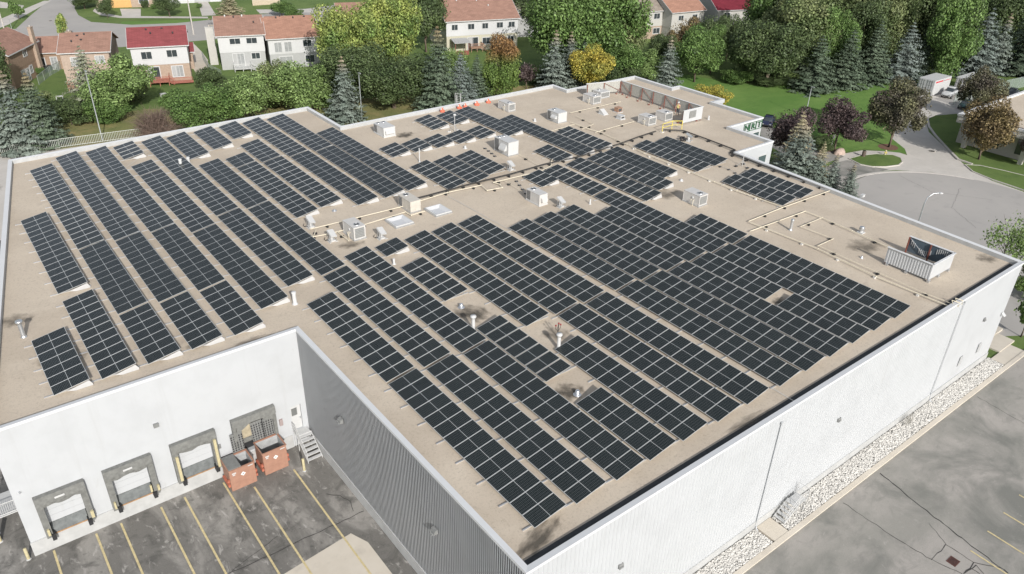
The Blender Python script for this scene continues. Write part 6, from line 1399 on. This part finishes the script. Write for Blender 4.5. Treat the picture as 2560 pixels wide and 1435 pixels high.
# ------------------------------------------------------------------ poles and lamps
def lamp_pole(px, py, topy, label, head=True, r=.09, m=None, h=None):
    B = at(px,py,0); H = h or rise(B,topy); T = thing('lamp_post', label, 'lamp post', B); b = MB(); b.lathe([(r*1.6,0),(r*1.6,.1),(r,.15),(r*.7,H),(.001,H)],0,0,10); b.build('post', m or mat('pole_grey',(0.30,0.32,0.31),0.5,0.3), T)
    if head: b = MB(); b.box(-.12,-.55,H-.02,.12,.1,H+.12); b.build('lamp_head', MATS.get('pole_grey') or M_galv, T)
    return T
lamp_pole(256,350,178,'thin grey lamp post on the dry lawn in front of the pale evergreen'); lamp_pole(905,296,183,'grey lamp post with small foot behind the parapet notch'); lamp_pole(2013,292,218,'green grey lamp post on the bright lawn left of the purple maple')
lamp_pole(2374,200,138,'lamp post with white head between the two containers',m=M_white); lamp_pole(1549,196,166,'thin post behind the long equipment screen',False)
lamp_pole(484,86,-40,'tall white utility pole behind the red roofed house',False,.16,M_barkpale); lamp_pole(16,92,-30,'pale street pole at the top left picture corner',False,.14,M_barkpale); lamp_pole(33,84,48,'thin dark sign post by the top left pavement',False,.06)
tp = at(2318,487,8.0); T = thing('street_lamp','curved arm street lamp rising beside the right coping over the cul-de-sac','street lamp',(tp.x,tp.y,0)); tq = at(2352,483,8.2)-Vector((tp.x,tp.y,0))
b = MB(); b.lathe([(.16,0),(.16,.4),(.10,.5),(.07,7.0)],0,0,10); b.build('post', M_galv, T); b = MB(); b.tube([(0,0,6.9),(tq.x*.1,tq.y*.1,7.7),(tq.x*.45,tq.y*.45,8.15),(tq.x,tq.y,8.25)],[.07,.06,.05,.04],7); b.build('arm', M_galv, T); b = MB(); b.lathe([(.001,0),(.22,.03),(.26,.08),(.12,.16),(.001,.17)],0,0,10); o = b.build('lamp_head', M_white, T); o.location = (tq.x,tq.y,8.13)
p = at(1931,0+385,0); p = at(2036+0,375,0)
p = at(2075,376,0); T = thing('sign_board','small white sign on a slanted post by the entrance lawn','sign',(p.x,p.y,0)); b = MB(); b.tube([(0,0,0),(.15,.0,1.9)],.05,6); b.build('post', M_siding_grey, T); b = MB(); b.box(-.1,-.03,1.9,.55,.03,2.5); b.build('board', M_white, T)
p = at(2158,392,0); b = MB(); b.lathe([(.28,0),(.28,.85),(.25,.95),(.001,.97)],0,0,12); o = b.build('litter_bin', mat('bin_brown',(0.10,0.075,0.06),0.7), None, (p.x,p.y,0)); tag(o,'dark brown litter bin on the path beside the island lawn','bin'); c_ = MB(); c_.lathe([(.2,.971),(.2,1.0),(.001,1.01)],0,0,12); c_.build('lid', M_fan, o)
p = at(2212,388,0); T = thing('fire_hydrant','yellow fire hydrant on the path by the island lawn','hydrant',(p.x,p.y,0)); b = MB(); b.lathe([(.2,0),(.2,.06),(.13,.08),(.13,.6),(.17,.62),(.16,.72),(.08,.82),(.001,.85)],0,0,12); b.build('barrel', M_bollard, T); b = MB(); b.tube([(-.24,0,.48),(.24,0,.48)],.07,8); b.tube([(0,-.24,.4),(0,0,.4)],.09,8); b.build('nozzle', M_yellow, T)
p = at(2098,384,0); rr = random.Random(4); b = MB(); b.lathe([(1.2,0),(1.15,.5),(.8,1.0),(.3,1.2),(.001,1.2)],0,0,9); b.v = [(v[0]*.95*(1+rr.uniform(-.15,.15)),v[1]*.6*(1+rr.uniform(-.15,.15)),v[2]*.75) for v in b.v]; tag(b.build('boulder', mat('boulder_pink',(0.40,0.31,0.26),0.9,var=0.2), None, (p.x,p.y,-.05)),'pinkish landscape boulder at the corner of the entrance path','boulder')
for (x,y,r_) in ((2220,368,1.6),(2066,372,1.5)): q = at(x,y,0); g = MB(); g.sheet(blob(q.x,q.y,r_,r_*.9,28,0,.05),.03); struct('mulch_bed', g, mat('mulch_brown',(0.16,0.09,0.06),0.95,var=0.25,scale=4))
# ------------------------------------------------------------------ neighbouring building, trailers, cars
T = thing('office_building','low neighbouring building with pale flat roof at the right picture edge','building',(0,0,0)); nx0,ny0,nx1,ny1,nh = 128.2,22.0,172.0,50.3,5.0
b = MB(); b.box(nx0+2.2,ny0+1,0,nx1,ny1,nh-1.0); b.build('wall', M_siding_pale, T)
b = MB(); b.box(nx0,ny0,nh-1.2,nx1,ny1+.02,nh-.15); b.build('fascia', M_siding_pale, T)
b = MB(); b.sheet([(nx0+.4,ny0+.4),(nx1-.4,ny0+.4),(nx1-.4,ny1-.4),(nx0+.4,ny1-.4)],nh-.12); b.build('roof', M_roof, T)
b = MB()
for a in ((nx0-.1,ny0-.1,nx1,ny0+.4),(nx0-.1,ny1-.4,nx1,ny1+.1),(nx0-.1,ny0+.4,nx0+.4,ny1-.4)): b.box(a[0],a[1],nh-.15,a[2],a[3],nh+.15)
b.build('coping', M_cap, T)
for y in (39.5,48): b = MB(); b.box(nx0+.2,y,0,nx0+.8,y+.6,nh-1.2); b.build('column', M_siding_pale, T)
for y in (26,32,38,44): b = MB(); b.box(nx0+2.15,y,.8,nx0+2.199,y+3.6,3.0); b.build('window', M_glass, T)
def trailer(px, py, rz, L_, w_, h, label):
    T = thing('cargo_container', label, 'container', (px,py,0), rz, 'white cargo containers')
    b = MB(); b.box(0,0,.12,w_,L_,h); b.build('body', M_white, T)
    for xx in (-.012, w_+.001):
        b = MB(); b.box(xx,L_*.06,h-.55,xx+.011,L_*.5,h-.28); b.box(xx,L_*.62,h-.50,xx+.011,L_*.95,h-.38); b.build('red_stripe', mat('stripe_red',(0.55,0.05,0.06),0.5), T)
        b = MB(); b.box(xx,L_*.52,h-.52,xx+.011,L_*.60,h-.36); b.build('lettering', MATS['lamp_grey'], T)
    for k in range(2):
        x0 = .06+k*(w_/2-.03); x1 = x0+w_/2-.09; b = MB(); b.box(x0,-.05,.2,x1,-.002,h-.1); dr = b.build('rear_door', M_white, T)
        b = MB()
        for q in range(3):
            xx = x0+.18+q*.42; b.box(xx,-.10,.22,xx+.05,-.052,h-.12); 
            for zz in (.4,1.1,1.9,h-.35): b.box(xx-.12,-.085,zz,xx+.17,-.052,zz+.09)
        b.build('lock_rod', MATS['lamp_grey'], dr)
    b = MB(); b.box(.1,.2,0,w_-.1,L_-.3,.119); b.build('chassis', M_fan, T)
    return T
trailer(153.6,69.2,rad(-90),6.4,3.1,3.0,'white container with red stripe on the left, doors towards the bright lawn')
trailer(160.6,65.4,rad(-90),6.8,3.0,3.0,'white container with red stripe on the right, half behind the dark bronze maple')
def car(px, py, rz, label, m, kind='sedan', L_=4.5, w_=1.85, world=None):
    p = Vector(world) if world else at(px,py,0); T = thing('parked_car' if kind != 'pickup' else 'pickup_truck', label, 'car' if kind != 'pickup' else 'pickup', (p.x,p.y,0.03), rz)
    def loft(name, secs, m_, par):   # secs: (y, halfwidth, z0, z1)
        b = MB(); n_ = 10; vs = []
        for (y, hw, z0, z1) in secs:
            for k in range(n_):
                t = 2*math.pi*k/n_; c, s_ = math.cos(t), math.sin(t); sx = abs(c)**.35*(1 if c > 0 else -1); sz = abs(s_)**.35*(1 if s_ > 0 else -1)
                vs.append((hw*sx, y, (z0+z1)/2+(z1-z0)/2*sz))
        fs = [(i*n_+k,i*n_+(k+1)%n_,(i+1)*n_+(k+1)%n_,(i+1)*n_+k) for i in range(len(secs)-1) for k in range(n_)]+[tuple(range(n_)),tuple(range(len(secs)*n_-1,(len(secs)-1)*n_-1,-1))]
        b.add(vs, fs, 0, True); return fix_normals(b.build(name, m_, par))
    hw = w_/2
    if kind == 'pickup':
        loft('body',[(0,hw*.88,.45,.95),(.15,hw*.95,.38,1.05),(1.4,hw,.35,1.15),(1.5,hw,.35,1.18),(5.3,hw,.38,1.15),(5.4,hw*.96,.45,1.12)],m,T)
        loft('cabin_glass',[(1.35,hw*.8,1.1,1.2),(2.0,hw*.78,1.1,1.72),(3.2,hw*.78,1.1,1.74),(3.5,hw*.8,1.1,1.2)],M_glass,T); loft('roof',[(1.95,hw*.74,1.68,1.80),(3.2,hw*.74,1.68,1.82)],m,T)
        b = MB(); b.box(-hw*.8,3.7,1.14,hw*.8,5.2,1.19); b.build('cargo_bed', M_fan, T); L_ = 5.4
    else:
        loft('body',[(0,hw*.82,.42,.72),(.2,hw*.94,.35,.82),(1.2,hw,.32,.98),(3.6,hw,.32,1.0),(L_-.2,hw*.95,.36,.95),(L_,hw*.86,.45,.85)],m,T)
        loft('cabin_glass',[(1.05,hw*.78,.92,1.0),(1.75,hw*.72,.92,1.42),(3.1,hw*.72,.92,1.44),(3.9,hw*.78,.92,1.02)],M_glass,T); loft('roof',[(1.72,hw*.68,1.40,1.47),(3.1,hw*.68,1.40,1.49)],m,T)
    for y in (.85,L_-.95):
        for sx in (-1,1): b = MB(); b.lathe([(.001,-.1),(.33,-.1),(.33,.1),(.001,.1)],0,0,16,0,Matrix.Translation((sx*(hw-.08),y,.33)) @ Matrix.Rotation(rad(90),4,'Y')); wh = b.build('wheel', M_fan, T); b = MB(); b.lathe([(.001,-.105),(.19,-.105),(.19,.105),(.001,.105)],0,0,12,0,Matrix.Translation((sx*(hw-.08),y,.33)) @ Matrix.Rotation(rad(90),4,'Y')); b.build('rim', M_galv, wh)
    for sx in (-1,1): b = MB(); b.box(sx*hw*.62-.16,-.03,.60,sx*hw*.62+.16,.12,.75); b.build('headlight', M_curtain, T); b = MB(); b.box(sx*(hw+.02)-.09,1.5,.98,sx*(hw+.02)+.09,1.62,1.12); b.build('mirror', m, T)
    b = MB(); b.box(-.45,-.045,.46,.45,.02,.60); b.build('grille', M_fan, T)
    return T
M_carw = mat('car_white',(0.52,0.53,0.53),0.25,spec=0.6); M_carb = mat('car_black',(0.018,0.022,0.026),0.18,spec=0.7); M_carblue = mat('car_blue',(0.018,0.022,0.055),0.18,spec=0.7); M_cart = mat('car_teal',(0.02,0.05,0.05),0.2,spec=0.7)
car(0,0,rad(-84),'white pickup truck parked between the two white containers',M_carw,'pickup',world=(154.4,63.9,0))
car(2462,257,rad(-80),'black car parked right of the right hand container',M_carb); car(2520,246,rad(-80),'black car half hidden behind the neighbouring roof edge',M_carb); car(2405,276,rad(-75),'dark teal car almost hidden behind the two bronze maples',M_cart)
car(1914,321,rad(-62),'dark blue car parked behind the sign on the wing',M_carblue);
